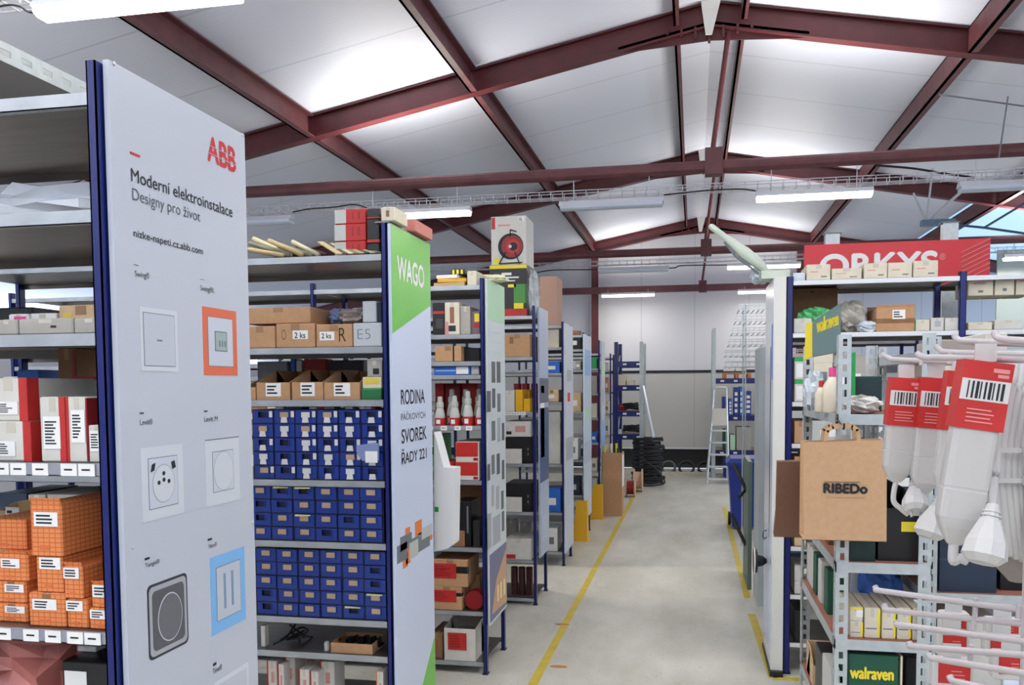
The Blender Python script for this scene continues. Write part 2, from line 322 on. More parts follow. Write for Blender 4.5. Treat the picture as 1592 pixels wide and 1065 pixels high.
for Y, z0, nm in ((2.98, 3.19, 'nearest'), (7.0, 3.18, 'middle'), (11.3, 3.22, 'far')):   # wire trays carrying the lamp cables
    Y += .1; mb = MB(); x0, x1 = (-5, 3) if Y < 5 else (-6.9, 4.6)
    for dy in (-.05, 0, .05):
        mb.box(x0, x1, Y+dy-.003, Y+dy+.003, z0, z0+.006)
    for dy in (-.05, .05): mb.box(x0, x1, Y+dy-.003, Y+dy+.003, z0+.054, z0+.06)
    x = x0
    while x < x1:
        mb.box(x, x+.006, Y-.05, Y+.05, z0-.004, z0+.002); mb.box(x, x+.006, Y-.053, Y-.047, z0, z0+.06); mb.box(x, x+.006, Y+.047, Y+.053, z0, z0+.06); x += .1
    tag(mb.build('cable_tray', housing), f'thin wire mesh cable tray running crosswise above the {nm} lamp row', 'cable tray')
def cable(pts, r, M, label, cat='cable', sub=6):
    P = []
    for i in range(len(pts)-1):
        p0 = Vector(pts[max(0, i-1)]); p1 = Vector(pts[i]); p2 = Vector(pts[i+1]); p3 = Vector(pts[min(len(pts)-1, i+2)])
        for k in range(sub):
            t = k/sub; P.append(.5*((2*p1)+(p2-p0)*t+(2*p0-5*p1+4*p2-p3)*t*t+(3*p1-p0-3*p2+p3)*t**3))
    P.append(Vector(pts[-1])); return P
def cabobj(pts, r, M, label):
    return tag(MB().tube(cable(pts, r, M, label), r, k=6).build('cable', M, smooth=True), label, 'cable')
cabobj([P3(-20, 15, 2.98), P3(10, 8, 2.98), P3(30, 10, 2.98), P3(45, 19, 2.98), P3(62, 18, 2.98)], .004, blk, 'thin black lamp cable at the top left corner')
cabobj([P3(1032, 303, 7), P3(1060, 300, 7), P3(1100, 296, 7), P3(1150, 294, 7), P3(1175, 297, 7)], .006, blkr, 'black cable between the unlit and lit lamps near the ridge')
cabobj([P3(455, 330, 7), P3(480, 325, 7), P3(520, 322, 7), P3(550, 318, 7), P3(570, 323, 7)], .006, blkr, 'thin black cable leading from the unlit lamp towards the red cartons')
cabobj([P3(830, 425, 11.3), P3(860, 420, 11.3), P3(928, 419, 11.3), P3(1040, 417, 11.3), P3(1060, 413, 11.3), P3(1130, 412, 11.3)], .008, blkr, 'cable strung along the middle lamp row')
cabobj([P3(1362, 257, 7.2), P3(1420, 262, 7.2), P3(1470, 270, 7.2), P3(1515, 276, 7.1)], .009, blkr, 'dark cable sagging to the unlit lamp at the right edge')
# --- right end: bracketed rail under the skylight
t = thing('suspended_rail', 'blue grey suspended steel rail with diagonal hangers under the skylight', 'rail', P3(1432, 348, 10), None)
MB().box(P3(1432, 348, 10).x, P3(1485, 348, 10).x, 9.95, 10.05, P3(1432, 352, 10).z, P3(1432, 343, 10).z).build('rail', mat('rail_blue_grey', '#6c8296', .4, .3), t)
mb = MB().tube([P3(1440, 345, 10), P3(1445, 305, 10), P3(1450, 262, 10)], .012, k=6); mb.tube([P3(1440, 345, 10), P3(1420, 300, 10)], .012, k=6); mb.tube([P3(1443, 345, 10), P3(1475, 315, 10), P3(1510, 285, 10)], .018, k=6); mb.build('hanger', housing, t)
mb = MB().tube([P3(1490, 350, 10), P3(1530, 354, 10), P3(1600, 364, 10)], .014, k=6); mb.tube([P3(1530, 354, 10), P3(1600, 312, 10)], .014, k=6); mb.build('stay', mat('stay_blue', '#4b6478', .5), t)
for a, b, lb in (((1567, 150), (1553, 245), 'thin grey hanging rod at the right under the roof'), ((1460, 147), (1592, 165), 'thin dark conduit fixed across the roof at the right')):
    tag(MB().tube([P3(*a, 6.9), P3(*b, 6.9)], .006, k=6).build('conduit', greyink), lb, 'conduit')
# --- floor markings (painted, 1 mm proud)
def strip(name, pts, w, label):
    mb = MB()
    for (a, b) in zip(pts, pts[1:]):
        d = Vector((b[0]-a[0], b[1]-a[1], 0)).normalized(); n = Vector((-d.y, d.x, 0))*w/2
        q = [Vector((*a, 0))-n, Vector((*b, 0))-n, Vector((*b, 0))+n, Vector((*a, 0))+n]; mb.hexa([(*v.xy, .0002) for v in q], [(*v.xy, .0012) for v in q])
    return tag(mb.build(name, mat('line_yellow', '#c9b23a', .4, 0, .12, 9)), label, 'floor marking')
strip('floor_line', [(-.84, 1.0), (-.845, 13.4)], .05, 'long yellow line painted along the left of the aisle')
strip('floor_line', [(.4, 6.35), (.39, 11.0)], .05, 'yellow line painted on the floor at the right of the aisle, the far one')
strip('floor_line', [(1.3, 4.62), (.43, 4.62), (.4, 5.9)], .05, 'angled yellow line painted around the foot of the white cabinet')
for x, y, lb in ((-.75, 4.6, 'small orange scuff mark on the floor near the left line'), (-.86, 5.43, 'small brown floor patch on the left yellow line')):
    mb = MB().lathe((x, y, .0002), [(0, .05), (.0012, .05)], k=14); o = mb.build('floor_mark', mat('scuff_orange', '#b5814a', .6)); o.scale = (1, .45, 1); tag(o, lb, 'floor mark')
# ================================================================ RACKS
XR = -1.12
def shelf_mb(x0, x1, y0, y1, z, lip=.026, mi=0):
    mb = MB(); mb.box(x0, x1, y0+.002, y1-.002, z-.006, z, 0)
    mb.box(x0, x1, y0, y0+.002, z-lip, z, 1); mb.box(x0, x1, y0, y0+.016, z-lip, z-lip+.002, 1)
    mb.box(x0, x1, y1-.002, y1, z-lip, z, 0)
    k = 3
    for i in range(0): yy = y0+(y1-y0)*i/k; mb.box(x0+.03, x1-.03, yy-.02, yy+.02, z-.016, z-.006, 0)
    return mb
def upright_mb(x0, x1, y0, y1, z1, foot=True):
    mb = MB(); t = .003
    mb.box(x0, x1, y0, y0+t, .004, z1); mb.box(x0, x0+t, y0, y1, .004, z1); mb.box(x1-t, x1, y0, y1, .004, z1)
    n = int(z1/.05)
    mb.box(x0-.006, x1+.006, y0-.008, y1+.006, 0, .004, 1); return mb
def rack(label, Y, D, bays, shelves, ztop, sgn=-1, xr=XR, umat=None, bw=.985, uw=.02, group=None, price=(), cat='shelving', smat=None, lip=.026):
    t = thing('shelving_rack', label, cat, (xr, Y, 0), group); um = umat or blue; sm = smat or [undr, galv]
    for b in range(bays+1):
        xa = xr+sgn*b*bw; x0, x1 = (xa-uw, xa) if sgn < 0 else (xa, xa+uw)
        for yy in ((Y, Y+.035), (Y+D-.035, Y+D)):
            upright_mb(x0, x1, yy[0], yy[1], ztop).build('upright', [um, blk], t)
    for b in range(bays):
        xa = xr+sgn*(b*bw)+sgn*uw; xb = xa+sgn*(bw-uw)
        for z in shelves:
            s = shelf_mb(min(xa, xb)+.0005, max(xa, xb)-.0005, Y+.002, Y+D-.002, z, lip).build('shelf', sm, t)
            if b == 0 and z in price:
                mb = MB(); w = .036; x = max(xa, xb)-.01; rnd = random.Random(int(z*1000)); xmin = min(xa, xb)
                mb.box(xmin+.01, x, Y-.0005, Y+.0015, z-lip+.003, z-.003, 1)
                while x-w > xmin: 
                    if rnd.random() < .75:
                        mb.box(x-w, x, Y-.002, Y-.0008, z-lip+.001, z-.001, 0); mb.box(x-w+.008, x-.01, Y-.0026, Y-.0021, z-lip*.55, z-lip*.42, 2)
                    x -= w*rnd.choice((1.1, 1.1, 1.4, 1.8))
                mb.build('price_strip', [paper, mat('price_rail', '#8f939c', .4), ink], s)
    return t
TOP = {}
def lines(mb, x0, x1, y, z0, z1, n, mi, rnd, fill=.5, maxl=.9):
    h = (z1-z0)/n
    for i in range(n):
        z = z1-(i+.5)*h; l = (x1-x0)*rnd.uniform(.45, maxl); mb.box(x0, x0+l, y-.0004, y, z-h*fill/2, z+h*fill/2, mi)
RN = random.Random(3)
def carton(px0, px1, pyt, Z, Y, dep, M, label, group=None, lab=(), deco=(), top='seam', name='carton', cat='box', sub_label=None, yaw=0, pyr=None, h=None, xs=None, front=.62, edge=None):
    pm = (px0+px1)/2
    if isinstance(Z, str): Z = TOP[Z]
    pq = pyt or (1000 if Z < .6 else 600)
    x0, x1 = (XZ(px0, pq, Y)[0], XZ(px1, pq, Y)[0]) if xs is None else xs
    z1 = zt(pm, pyt, Y) if h is None else Z+h
    Z += .0006; x0 += .0008; x1 -= .0008
    if z1-Z < .008: z1 = Z+.012
    y0, y1 = Y, Y+dep; w = x1-x0; hh = z1-Z
    decos = list(deco)
    t = thing(name, label, cat, ((x0+x1)/2, y0, Z), group) if lab else None
    mb = MB(); mats = [M, tape if M in (card, cardd, cardl) else edge or (mat('flap_seam', '#c2bcad', .6) if M in (whitec, creamc, paper, greyc) else M)]
    if top == 'open':
        k = min(.004, w*.08); zf = Z+hh*front
        mb.box(x0, x1, y0, y1, Z, Z+k); mb.box(x0, x1, y0, y0+k, Z+k, zf); mb.box(x0, x1, y1-k, y1, Z+k, z1)
        for xx in (x0, x1-k):
            mb.hexa([(xx, y0+k, Z+k), (xx+k, y0+k, Z+k), (xx+k, y1-k, Z+k), (xx, y1-k, Z+k)], [(xx, y0+k, zf), (xx+k, y0+k, zf), (xx+k, y0+dep*.45, z1), (xx, y0+dep*.45, z1)])
            mb.hexa([(xx, y0+dep*.45, Z+k), (xx+k, y0+dep*.45, Z+k), (xx+k, y1-k, Z+k), (xx, y1-k, Z+k)], [(xx, y0+dep*.45, z1), (xx+k, y0+dep*.45, z1), (xx+k, y1-k, z1), (xx, y1-k, z1)])
        mb.box(x0+k, x1-k, y0+k, y1-k, Z+k, Z+hh*front*.6, 1)
    elif top == 'lid':
        zl = z1-hh*.22; mb.bbox(x0+.002, x1-.002, y0+.002, y1-.002, Z, zl+.002, 0); mb.bbox(x0, x1, y0, y1, zl, z1, 0)
    else:
        mb.bbox(x0, x1, y0, y1, Z, z1, 0, min(.0025, w*.05, hh*.1, dep*.1))
        if top == 'seam':
            c = (x0+x1)/2; s = min(.02, w*.12); mb.box(c-s, c+s, y0-.0005, y0+.001, z1-min(.03, hh*.3), z1-.002, 1); mb.box(c-s, c+s, y0+.002, y1-.002, z1-.001, z1+.0004, 1)
        if top == 'flap':
            mb.hexa([(x0+.003, y0+.004, z1-.003), (x1-.003, y0+.004, z1-.003), (x1-.003, y0+.007, z1-.003), (x0+.003, y0+.007, z1-.003)], [(x0+.001, y0-.002, z1+hh*.12), (x1-.001, y0-.002, z1+hh*.12), (x1-.001, y0+.001, z1+hh*.12), (x0+.001, y0+.001, z1+hh*.12)])
            mb.hexa([(x0+.003, y1-.008, z1-.003), (x1-.003, y1-.008, z1-.003), (x1-.003, y1-.004, z1-.003), (x0+.003, y1-.004, z1-.003)], [(x0+.003, y1+.012, z1+hh*.2), (x1-.003, y1+.012, z1+hh*.2), (x1-.003, y1+.016, z1+hh*.2), (x0+.003, y1+.016, z1+hh*.2)])
    for (a, b, c, d, Mx) in decos:     # printed zones, fractions of the front face
        if Mx not in mats: mats.append(Mx)
        fx = x0+a*w; gx = x0+b*w; mb.box(fx, gx, y0-.0007, y0+.0005, Z+c*hh, Z+d*hh, mats.index(Mx))
        if b >= .97: mb.box(x1-.0005, x1+.0006, y0-.0007, y0+min(dep, .03), Z+c*hh, Z+d*hh, mats.index(Mx))
        if a <= .03: mb.box(x0-.0006, x0+.0005, y0-.0007, y0+min(dep, .03), Z+c*hh, Z+d*hh, mats.index(Mx))
    if t:
        o = mb.build('box_body', mats, t)
        for (a, b, c, d, kind) in lab:
            lb = MB(); fx, gx, z0, zz = x0+a*w, x0+b*w, Z+c*hh, Z+d*hh
            LM = {'r': redb, 'y': yeb, 'w': paper, 'g': grnv, 'b': bluepr}[kind[0]]; IM = ink if kind[0] != 'r' else redd
            lb.box(fx, gx, y0-.0022, y0-.001, z0, zz, 0)
            ih = zz-z0; iw = gx-fx; lines(lb, fx+iw*.1, gx-iw*.12, y0-.0022, z0+ih*.12, zz-ih*.12, int(kind[1:] or 4), 1, RN)
            lb.build('label', [LM, IM], t)
        r = t
    else:
        r = tag(mb.build(name, mats), label, cat, group)
    if yaw: r.rotation_euler = (0, 0, math.radians(yaw))
    TOP[r.name] = z1; TOP['last'] = z1
    r_z = z1
    return r
def Z_(px, py, Y): return zt(px, py, Y)
# shelf heights per rack (top faces)
Y1, Y2, Y3, Y4, Y5, Y6, Y7, Y8 = 1.43, 2.95, 4.40, 5.88, 7.22, 8.62, 10.05, 11.47
s1 = [Z_(90, y, Y1) for y in (146, 328, 519, 720, 980)]+[.89]
s2 = [Z_(500, y, Y2) for y in (398, 540, 622, 747, 843, 962, 1016)]+[.3, .08]
s3 = [Z_(710, y, Y3) for y in (444, 520, 562, 583, 662, 747, 851, 950, 1028)]
s4 = [Z_(810, y, Y4) for y in (491, 555, 640, 721, 796, 871, 930)]
s5 = [Z_(860, y, Y5) for y in (506, 540, 580, 625, 722, 797, 858)]
s6 = [Z_(895, y, Y6) for y in (521, 543, 575, 640, 715, 770, 812)]
rack('tall blue rack carrying the tall white panel with red logo, nearest on the left', Y1, .5, 1, s1, zt(155, 92, Y1), price=(s1[3], s1[4]))
rack('blue rack full of small blue drawers behind the green and white panel', Y2, .47, 2, s2, zt(600, 346, Y2))
rack('blue rack third from the front on the left, with red boxes and grey plugs', Y3, .47, 3, s3, zt(750, 432, Y3), price=(s3[4],))
rack('blue rack fourth from the front on the left, with cartons in its top bay', Y4, .46, 2, s4, zt(832, 475, Y4), price=(s4[2],))
rack('blue rack fifth from the front on the left, tall brown carton on its top', Y5, .46, 2, s5, zt(872, 500, Y5))
rack('blue rack sixth from the front on the left', Y6, .46, 2, s6, zt(905, 517, Y6))
s7 = [1.98, 1.8, 1.5, 1.2, .9, .55, .2]
rack('blue rack seventh from the front on the left', Y7, .46, 1, s7, 2.14)
rack('blue rack eighth from the front on the left, last before the back', Y8, .46, 1, s7, 2.03)
# ================================================================ END PANELS
def panel(name, label, X, y0, y1, z0, z1, M, th=.012, edge=None):
    t = thing(name, label, 'sign board', (X, (y0+y1)/2, z0)); MB().box(X, X+th, y0, y1, z0, z1).build('board', M, t); return t
def patch(t, X, px0, py0, px1, py1, M, name, n=0, th=.0012):   # flat printed rectangle on a board, corners given in its plane
    ya, za = YZ(px0, py0, X); yb, zb = YZ(px1, py1, X)
    return MB().box(X, X+th, ya, yb, zb, za).build(name, M, t)
def ptext(s, t, X, pl, pr, M, name='lettering', bold=0, skew=0):  # pl=(px,ytop,ybot) at left, pr=(px,ybot) right end
    ya, za = YZ(pl[0], pl[1], X); _, zb = YZ(pl[0], pl[2], X); yb, _ = YZ(pr[0], pr[1], X)
    return text(s, 'X', X+.0009, ya, yb, zb, za, M, t, name, bold, skew)
PX = XR+.004+.012
ya, _ = YZ(168, 92, PX); yb, zt1 = YZ(380, 206, PX)
A = panel('display_board', 'tall white panel on the nearest left rack with red three-letter logo and printed switches', PX-.012, ya, yb, .25, YZ(168, 92, PX)[1], wpan)
ptext('ABB', A, PX, (322, 210, 248), (366, 262), red, 'logo', .022)
ya_, za_ = YZ(322, 210, PX); _, zb_a = YZ(322, 248, PX); yb_, _ = YZ(366, 262, PX)
mb = MB()
for k in (.3, .62): mb.box(PX+.0011, PX+.0015, ya_, yb_, zb_a+(za_-zb_a)*k-.0006, zb_a+(za_-zb_a)*k+.0006)
mb.build('logo_cut', wpan, A)
patch(A, PX, 202, 239, 217, 241.5, red, 'red_dash')
ptext('Moderní elektroinstalace', A, PX, (203, 261, 281), (361, 337), ink, bold=.006)
ptext('Designy pro život', A, PX, (205, 292, 316), (311, 344), thinink, bold=-.004)
ptext('nizke-napeti.cz.abb.com', A, PX, (207, 356, 371), (315, 396), ink, bold=.006)
for (s, l, r_, d) in (('Swing®', (209, 420, 432), (232, 434), (208, 411.5, 215, 412.5)), ('Swing®L', (311, 443, 454), (333, 458), (311, 434, 317, 435)),
    ('Levit®', (217, 652, 661), (237, 660), (217, 641.5, 223, 643)), ('Levit M', (317, 648, 656), (338, 656), (317, 638.5, 322, 640)),
    ('Tango®', (225, 876, 885), (248, 880), (225, 868, 232, 869)), ('Neo®', (324, 846, 853), (337, 849), (323, 838, 329, 839)), ('Time®', (330, 1040, 1049), (345, 1044), (331, 1032, 336, 1033))):
    ptext(s, A, PX, l, r_, ink, 'caption', .0); patch(A, PX, *d, ink, 'caption_dash')
def product(nm, px0, py0, px1, py1, frame, inner, fr=.12, extra=None):
    ya, za = YZ(px0, py0, PX); yb, zb = YZ(px1, py1, PX); w, h = yb-ya, za-zb; mb = MB(); X = PX
    mb.box(X, X+.0010, ya, yb, zb, za, 0)
    mb.box(X+.001, X+.0014, ya+w*fr-.0015, yb-w*fr+.0015, zb+h*fr-.0015, za-h*fr+.0015, 2); mb.box(X+.001, X+.0018, ya+w*fr, yb-w*fr, zb+h*fr, za-h*fr, 1)
    mats = [frame, inner, greyink]
    if extra: extra(mb, mats, X+.0018, ya, w, zb, h)
    mb.build(nm, mats, A)
silver = mat('print_silver', '#cfd3d8', .35); silver2 = mat('print_silver_dark', '#a9adb2', .35); anth = mat('print_anthracite', '#5b5c60', .35); dark = mat('print_charcoal', '#3b3c40', .3)
def ex_logo(mb, M, X, y, w, z, h): mb.box(X, X+.0005, y+w*.42, y+w*.56, z+h*.48, z+h*.505, 2)
def ex_thermo(mb, M, X, y, w, z, h):
    M += [mat('lcd_grey', '#9fb0ab', .3)]; mb.box(X, X+.0004, y+w*.32, y+w*.68, z+h*.36, z+h*.66, 2); mb.box(X, X+.0006, y+w*.34, y+w*.66, z+h*.375, z+h*.645, 3)
    for k in (.44, .52, .6): mb.box(X, X+.0009, y+w*k, y+w*(k+.03), z+h*.43, z+h*.52, 2)
def disc(mb, X, yc, zc, ry, rz, mi, th=.0006, k=28):
    p = [(X, yc+ry*math.cos(a*2*math.pi/k), zc+rz*math.sin(a*2*math.pi/k)) for a in range(k)]
    mb.hexa(p, [(X+th, q[1], q[2]) for q in p], mi)
def ex_sock(mb, M, X, y, w, z, h):
    M += [silver, ink, silver2]; disc(mb, X, y+w*.5, z+h*.48, w*.27, h*.27, 5, .0004); disc(mb, X, y+w*.5, z+h*.48, w*.255, h*.255, 3, .0007)
    for a, b in ((.38, .5), (.62, .5), (.5, .62), (.5, .53)): disc(mb, X, y+w*a, z+h*b, w*.035, h*.03, 4, .001)
    for s, a in ((1, .24), (-1, .76)): mb.hexa([(X, y+w*(a-.04), z+h*.66), (X, y+w*(a+.04), z+h*.68), (X, y+w*(a+.04+s*.03), z+h*.78), (X, y+w*(a-.04+s*.03), z+h*.76)], [(X+.001, y+w*(a-.04), z+h*.66), (X+.001, y+w*(a+.04), z+h*.68), (X+.001, y+w*(a+.04+s*.03), z+h*.78), (X+.001, y+w*(a-.04+s*.03), z+h*.76)], 4)
def ex_dial(mb, M, X, y, w, z, h):
    M += [silver2, silver]; disc(mb, X, y+w*.5, z+h*.5, w*.29, h*.3, 3, .0004, 40); disc(mb, X, y+w*.5, z+h*.5, w*.28, h*.29, 4, .0007, 40)
    mb.box(X-.0006, X-.0002, y, y+w, z+h*.985, z+h, 2)
def ex_blind(mb, M, X, y, w, z, h):
    M += [silver2, mat('slot_blue', '#7f95b8', .4)]
    for a in (.38, .6): mb.box(X, X+.0006, y+w*a-w*.03, y+w*a+w*.03, z+h*.28, z+h*.74, 4)
product('printed_switch', 216, 476, 277, 578, silver, wpan, .09, ex_logo)
product('printed_thermostat', 314, 476, 369, 584, oran2, wpan2, .14, ex_thermo)
product('printed_socket', 218, 697, 286, 797, silver, wpan2, .16, ex_sock)
product('printed_dial_thermostat', 318, 684, 373, 776, silver, wpan2, .2, ex_dial)
product('printed_blind_switch', 326, 868, 382, 962, skyb, wpan, .16, ex_blind)
ya, za = YZ(228, 912, PX); yb, zb = YZ(293, 998, PX); w, h = yb-ya, za-zb
def rrect(X, y0, y1, z0, z1, r, k=6):
    P = []
    for cy, cz, a0 in ((y1-r, z1-r, 0), (y0+r, z1-r, 90), (y0+r, z0+r, 180), (y1-r, z0+r, 270)):
        for i in range(k+1): a = math.radians(a0+90*i/k); P.append((X, cy+r*math.cos(a), cz+r*math.sin(a)))
    return P
mb = MB()
for i, (k, mi) in enumerate(((0, 0), (.035, 1), (.1, 2))):
    a = rrect(PX+i*.0006, ya+w*k, yb-w*k, zb+h*k, za-h*k, .012); mb.hexa(a, [(q[0]+.0008, q[1], q[2]) for q in a], mi)
disc(mb, PX+.002, ya+w*.53, zb+h*.48, w*.31, h*.33, 3, .0004, 40); disc(mb, PX+.002, ya+w*.53, zb+h*.48, w*.295, h*.315, 4, .0008, 40)
mb.build('printed_dimmer', [dark, silver2, anth, silver, mat('dial_grey', '#6c6d71', .35)], A)
ya, za = YZ(333, 1062, PX); yb, zb = YZ(388, 1120, PX)
MB().box(PX, PX+.001, ya, yb, zb, za, 0).box(PX, PX+.0015, ya+.01, yb-.01, zb+.01, za-.01, 1).build('printed_button', [silver, wpan], A)
for a, b in ((177, 99), (377, 210), (206, 851), (392, 812)):
    y, z = YZ(a, b, PX); MB().lathe((PX, y, z), [(0, .004), (.002, .004), (.003, .002)], axis='x', k=10).build('screw', alu, A)
# green and white panel
ya, za = YZ(607, 347, PX); yb, _ = YZ(668, 380, PX)
B = panel('display_board', 'green and white panel with white four-letter logo on the second left rack', PX-.012, ya, yb, .12, za, mat('board_bluish', '#cdd6ea', .3))
y0, z0 = YZ(607, 518, PX); _, z1 = YZ(668, 475, PX)
MB().hexa([(PX, ya, z0), (PX, yb, z1), (PX, yb, za-.001), (PX, ya, za-.001)], [(PX+.001, ya, z0), (PX+.001, yb, z1), (PX+.001, yb, za-.001), (PX+.001, ya, za-.001)]).build('green_print', mat('panel_green', '#6cbd45', .3), B)
_, z0 = YZ(676, 988, PX); y1, _ = YZ(640, 1062, PX)
MB().hexa([(PX, y1-.12, .125), (PX, yb, .125), (PX, yb, z0)], [(PX+.001, y1-.12, .125), (PX+.001, yb, .125), (PX+.001, yb, z0)]).build('green_print', mat('panel_green', '#6cbd45', .3), B)
ptext('WAGO', B, PX+.001, (617, 397, 433), (659, 450), paper, 'logo', .02)
ptext('RODINA', B, PX, (623, 606, 629), (660, 632), ink, bold=.01)
ptext('PÁČKOVÝCH', B, PX, (623, 640, 654), (661, 655), thinink, bold=.0)
ptext('SVOREK', B, PX, (624, 668, 690), (663, 692), ink, bold=.01)
ptext('ŘADY 221', B, PX, (624, 699, 722), (663, 722), ink, bold=.008)
mb = MB()
for (a, b, c, d, mi) in ((617, 850, 633, 868, 1), (622, 836, 640, 848, 1), (630, 822, 638, 874, 0), (636, 845, 650, 862, 2), (645, 812, 656, 850, 0), (650, 830, 672, 838, 0), (655, 822, 672, 830, 2), (626, 862, 634, 880, 0), (640, 838, 668, 848, 1)):
    p, q = YZ(a, b, PX); r, s = YZ(c, d, PX); mb.box(PX, PX+.0008+.0003*mi, p, r, s, q, mi)
mb.build('printed_clamps', [orange, greyink, gpl], B)
# pale green panel, third rack
ya, za = YZ(757, 433, PX); yb, _ = YZ(784, 448, PX); _, zbn = YZ(770, 1000, PX); zbn = .27
Cp = panel('display_board', 'pale green and white panel with printed grey devices and a house, third left rack', PX-.012, ya, yb, zbn, za, mat('board_light', '#d3dad9', .35))
_, zg_ = YZ(770, 500, PX); MB().box(PX, PX+.0008, ya, yb, zg_, za-.002).build('green_print', grnl, Cp)
mb = MB()
for k, (a, b, c, d, mi) in enumerate(((764, 562, 770, 595, 0), (772, 562, 778, 595, 0), (757, 608, 763, 640, 0), (765, 604, 770, 634, 0), (773, 612, 778, 640, 2), (764, 655, 770, 684, 2), (773, 650, 778, 686, 1), (780, 658, 784, 684, 0), (764, 708, 769, 736, 2), (772, 706, 777, 736, 0), (758, 722, 762, 746, 0), (780, 716, 784, 744, 0), (764, 755, 768, 786, 1), (771, 757, 776, 790, 1), (779, 764, 783, 790, 0), (758, 800, 764, 850, 1), (766, 806, 778, 840, 1), (780, 796, 784, 824, 0), (764, 515, 778, 519, 1), (764, 530, 779, 534, 3), (764, 546, 778, 549, 3))):
    p, q = YZ(a, b, PX); r, s = YZ(c, d, PX); mb.box(PX, PX+.0009, p, min(r, yb), s, q, mi)
mb.build('printed_devices', [anth, silver2, greyink, grnl], Cp)
mb = MB(); p, q = YZ(758, 866, PX); _, s = YZ(770, 960, PX)
mb.box(PX, PX+.0009, ya+.002, yb-.002, s, q, 0); w = yb-ya; h = q-s
mb.hexa([(PX+.0009, ya+w*.1, s+h*.1), (PX+.0009, yb-w*.03, s+h*.05), (PX+.0009, yb-w*.03, s+h*.9), (PX+.0009, ya+w*.35, s+h*.55)], [(PX+.0014, ya+w*.1, s+h*.1), (PX+.0014, yb-w*.03, s+h*.05), (PX+.0014, yb-w*.03, s+h*.9), (PX+.0014, ya+w*.35, s+h*.55)], 1)
for a in (.4, .58, .78): mb.box(PX+.0014, PX+.0018, ya+w*a, ya+w*(a+.1), s+h*.2, s+h*.45, 2)
mb.build('printed_house', [mat('print_dusk', '#6a6a8c', .4), mat('print_sand', '#c99a72', .4), mat('print_window', '#f2d9a0', .4)], Cp)
def simple_panel(px0, py0, px1, label, M, patches, zb=.28, yb=None):
    ya, za = YZ(px0, py0, PX); y1, _ = YZ(px1, py0+10, PX); y1 = yb or y1
    t = panel('display_board', label, PX-.012, ya, y1, zb, za, M)
    mb = MB(); mats = []
    for (u0, u1, v0, v1, Mx) in patches:
        if Mx not in mats: mats.append(Mx)
        mb.box(PX, PX+.0009, ya+(y1-ya)*u0, ya+(y1-ya)*u1, zb+(za-zb)*v0, zb+(za-zb)*v1, mats.index(Mx))
    mb.build('print', mats, t); return t
gb = mat('board_grey_blue', '#a9b4c9', .3); slate = mat('print_slate', '#5c6374', .35); mist = mat('print_mist', '#b9c4d6', .35); dkb = mat('print_deep_blue', '#44567c', .35)
simple_panel(838, 477, 850, 'greyish blue glossy panel on the fourth left rack', gb, [(.0, 1, .62, .72, slate), (0, 1, .3, .6, dkb), (.1, .5, .4, .62, paper), (.2, .9, .06, .16, mist), (.15, .5, .66, .69, paper)], .33, Y4+.46)
simple_panel(878, 502, 887, 'narrow white panel with grey print on the fifth left rack', wpan2, [(.1, .9, .4, .5, silver2), (.3, .6, .66, .7, red), (.1, .8, .2, .35, mist), (.2, .8, .75, .8, silver2)], .12, Y5+.46)
simple_panel(908, 519, 921, 'bluish white glossy panel on the sixth left rack', mat('board_ice', '#c7d6e4', .3), [(.1, .9, .78, .92, mat('print_azure', '#8fb2e0', .35)), (0, 1, .3, .42, mist), (.2, .8, .55, .6, grnl)], .2, Y6+.46)
simple_panel(935, 530, 945, 'pale panel with mint green print on the seventh left rack', wpan, [(.1, .9, .78, .86, grnl), (0, 1, .3, .5, mat('print_azure', '#8fb2e0', .35)), (.2, .7, .6, .7, silver2)], .2, Y7+.46)
for y, lb in ((3.44+.05, 'yellow corner guard at the foot of the green and white panel'), (8.4, 'yellow tapered corner guard at the foot of the sixth left rack'), (9.82, 'yellow corner guard beside the tall brown carton of tubes')):
    h = .24 if y < 5 else .42; x0 = XR-.1 if y > 5 else XR+.004; mb = MB(); a = .005
    w = .15 if y > 5 else .1
    mb.hexa([(x0, y, 0), (x0+w, y, 0), (x0+w, y+a, 0), (x0, y+a, 0)], [(x0+w*.3, y, h), (x0+w, y, h), (x0+w, y+a, h), (x0+w*.3, y+a, h)])
    mb.hexa([(x0+w-a, y+a, 0), (x0+w, y+a, 0), (x0+w, y+.17, 0), (x0+w-a, y+.17, 0)], [(x0+w-a, y+a, h), (x0+w, y+a, h), (x0+w, y+.11, h), (x0+w-a, y+.11, h)])
    mb.box(x0-.01, x0+w+.012, y-.008, y+.18, 0, .004)
    tag(mb.build('corner_guard', yel), lb, 'corner guard')
# ================================================================ GOODS ON THE LEFT RACKS
def q(*a, **k): return carton(*a, **k)
# --- nearest rack, white and red cartons (fourth visible shelf)
zs = s1[3]; Yf = Y1+.015; g = 'white and red cartons on the nearest rack'
q(-14, 48, 655, zs, Yf+.01, .2, whitec, 'white carton with red edge, lower of the two stacked at the left picture edge', g, lab=[(.05, .6, .12, .5, 'w5')], deco=[(.8, 1, 0, 1, redb)]); a = TOP['last']
q(-18, 42, 588, a, Yf+.012, .2, whitec, 'white carton with red edge, upper of the two stacked at the left picture edge', g, lab=[(.2, .75, .15, .45, 'w5')], deco=[(.78, 1, 0, 1, redb)])
q(60, 101, 617, zs, Yf+.002, .19, whitec, 'tall white carton with red right edge, left of the two tall ones standing together', g, lab=[(.15, .8, .2, .7, 'w8')], deco=[(.76, 1, 0, 1, redb)])
q(101.5, 135, 617, zs, Yf+.002, .19, whitec, 'tall white carton with red left edge, right of the two tall ones standing together', g, lab=[(.25, .9, .3, .8, 'w8')], deco=[(0, .12, 0, 1, redb), (.93, 1, .02, .98, redd)])
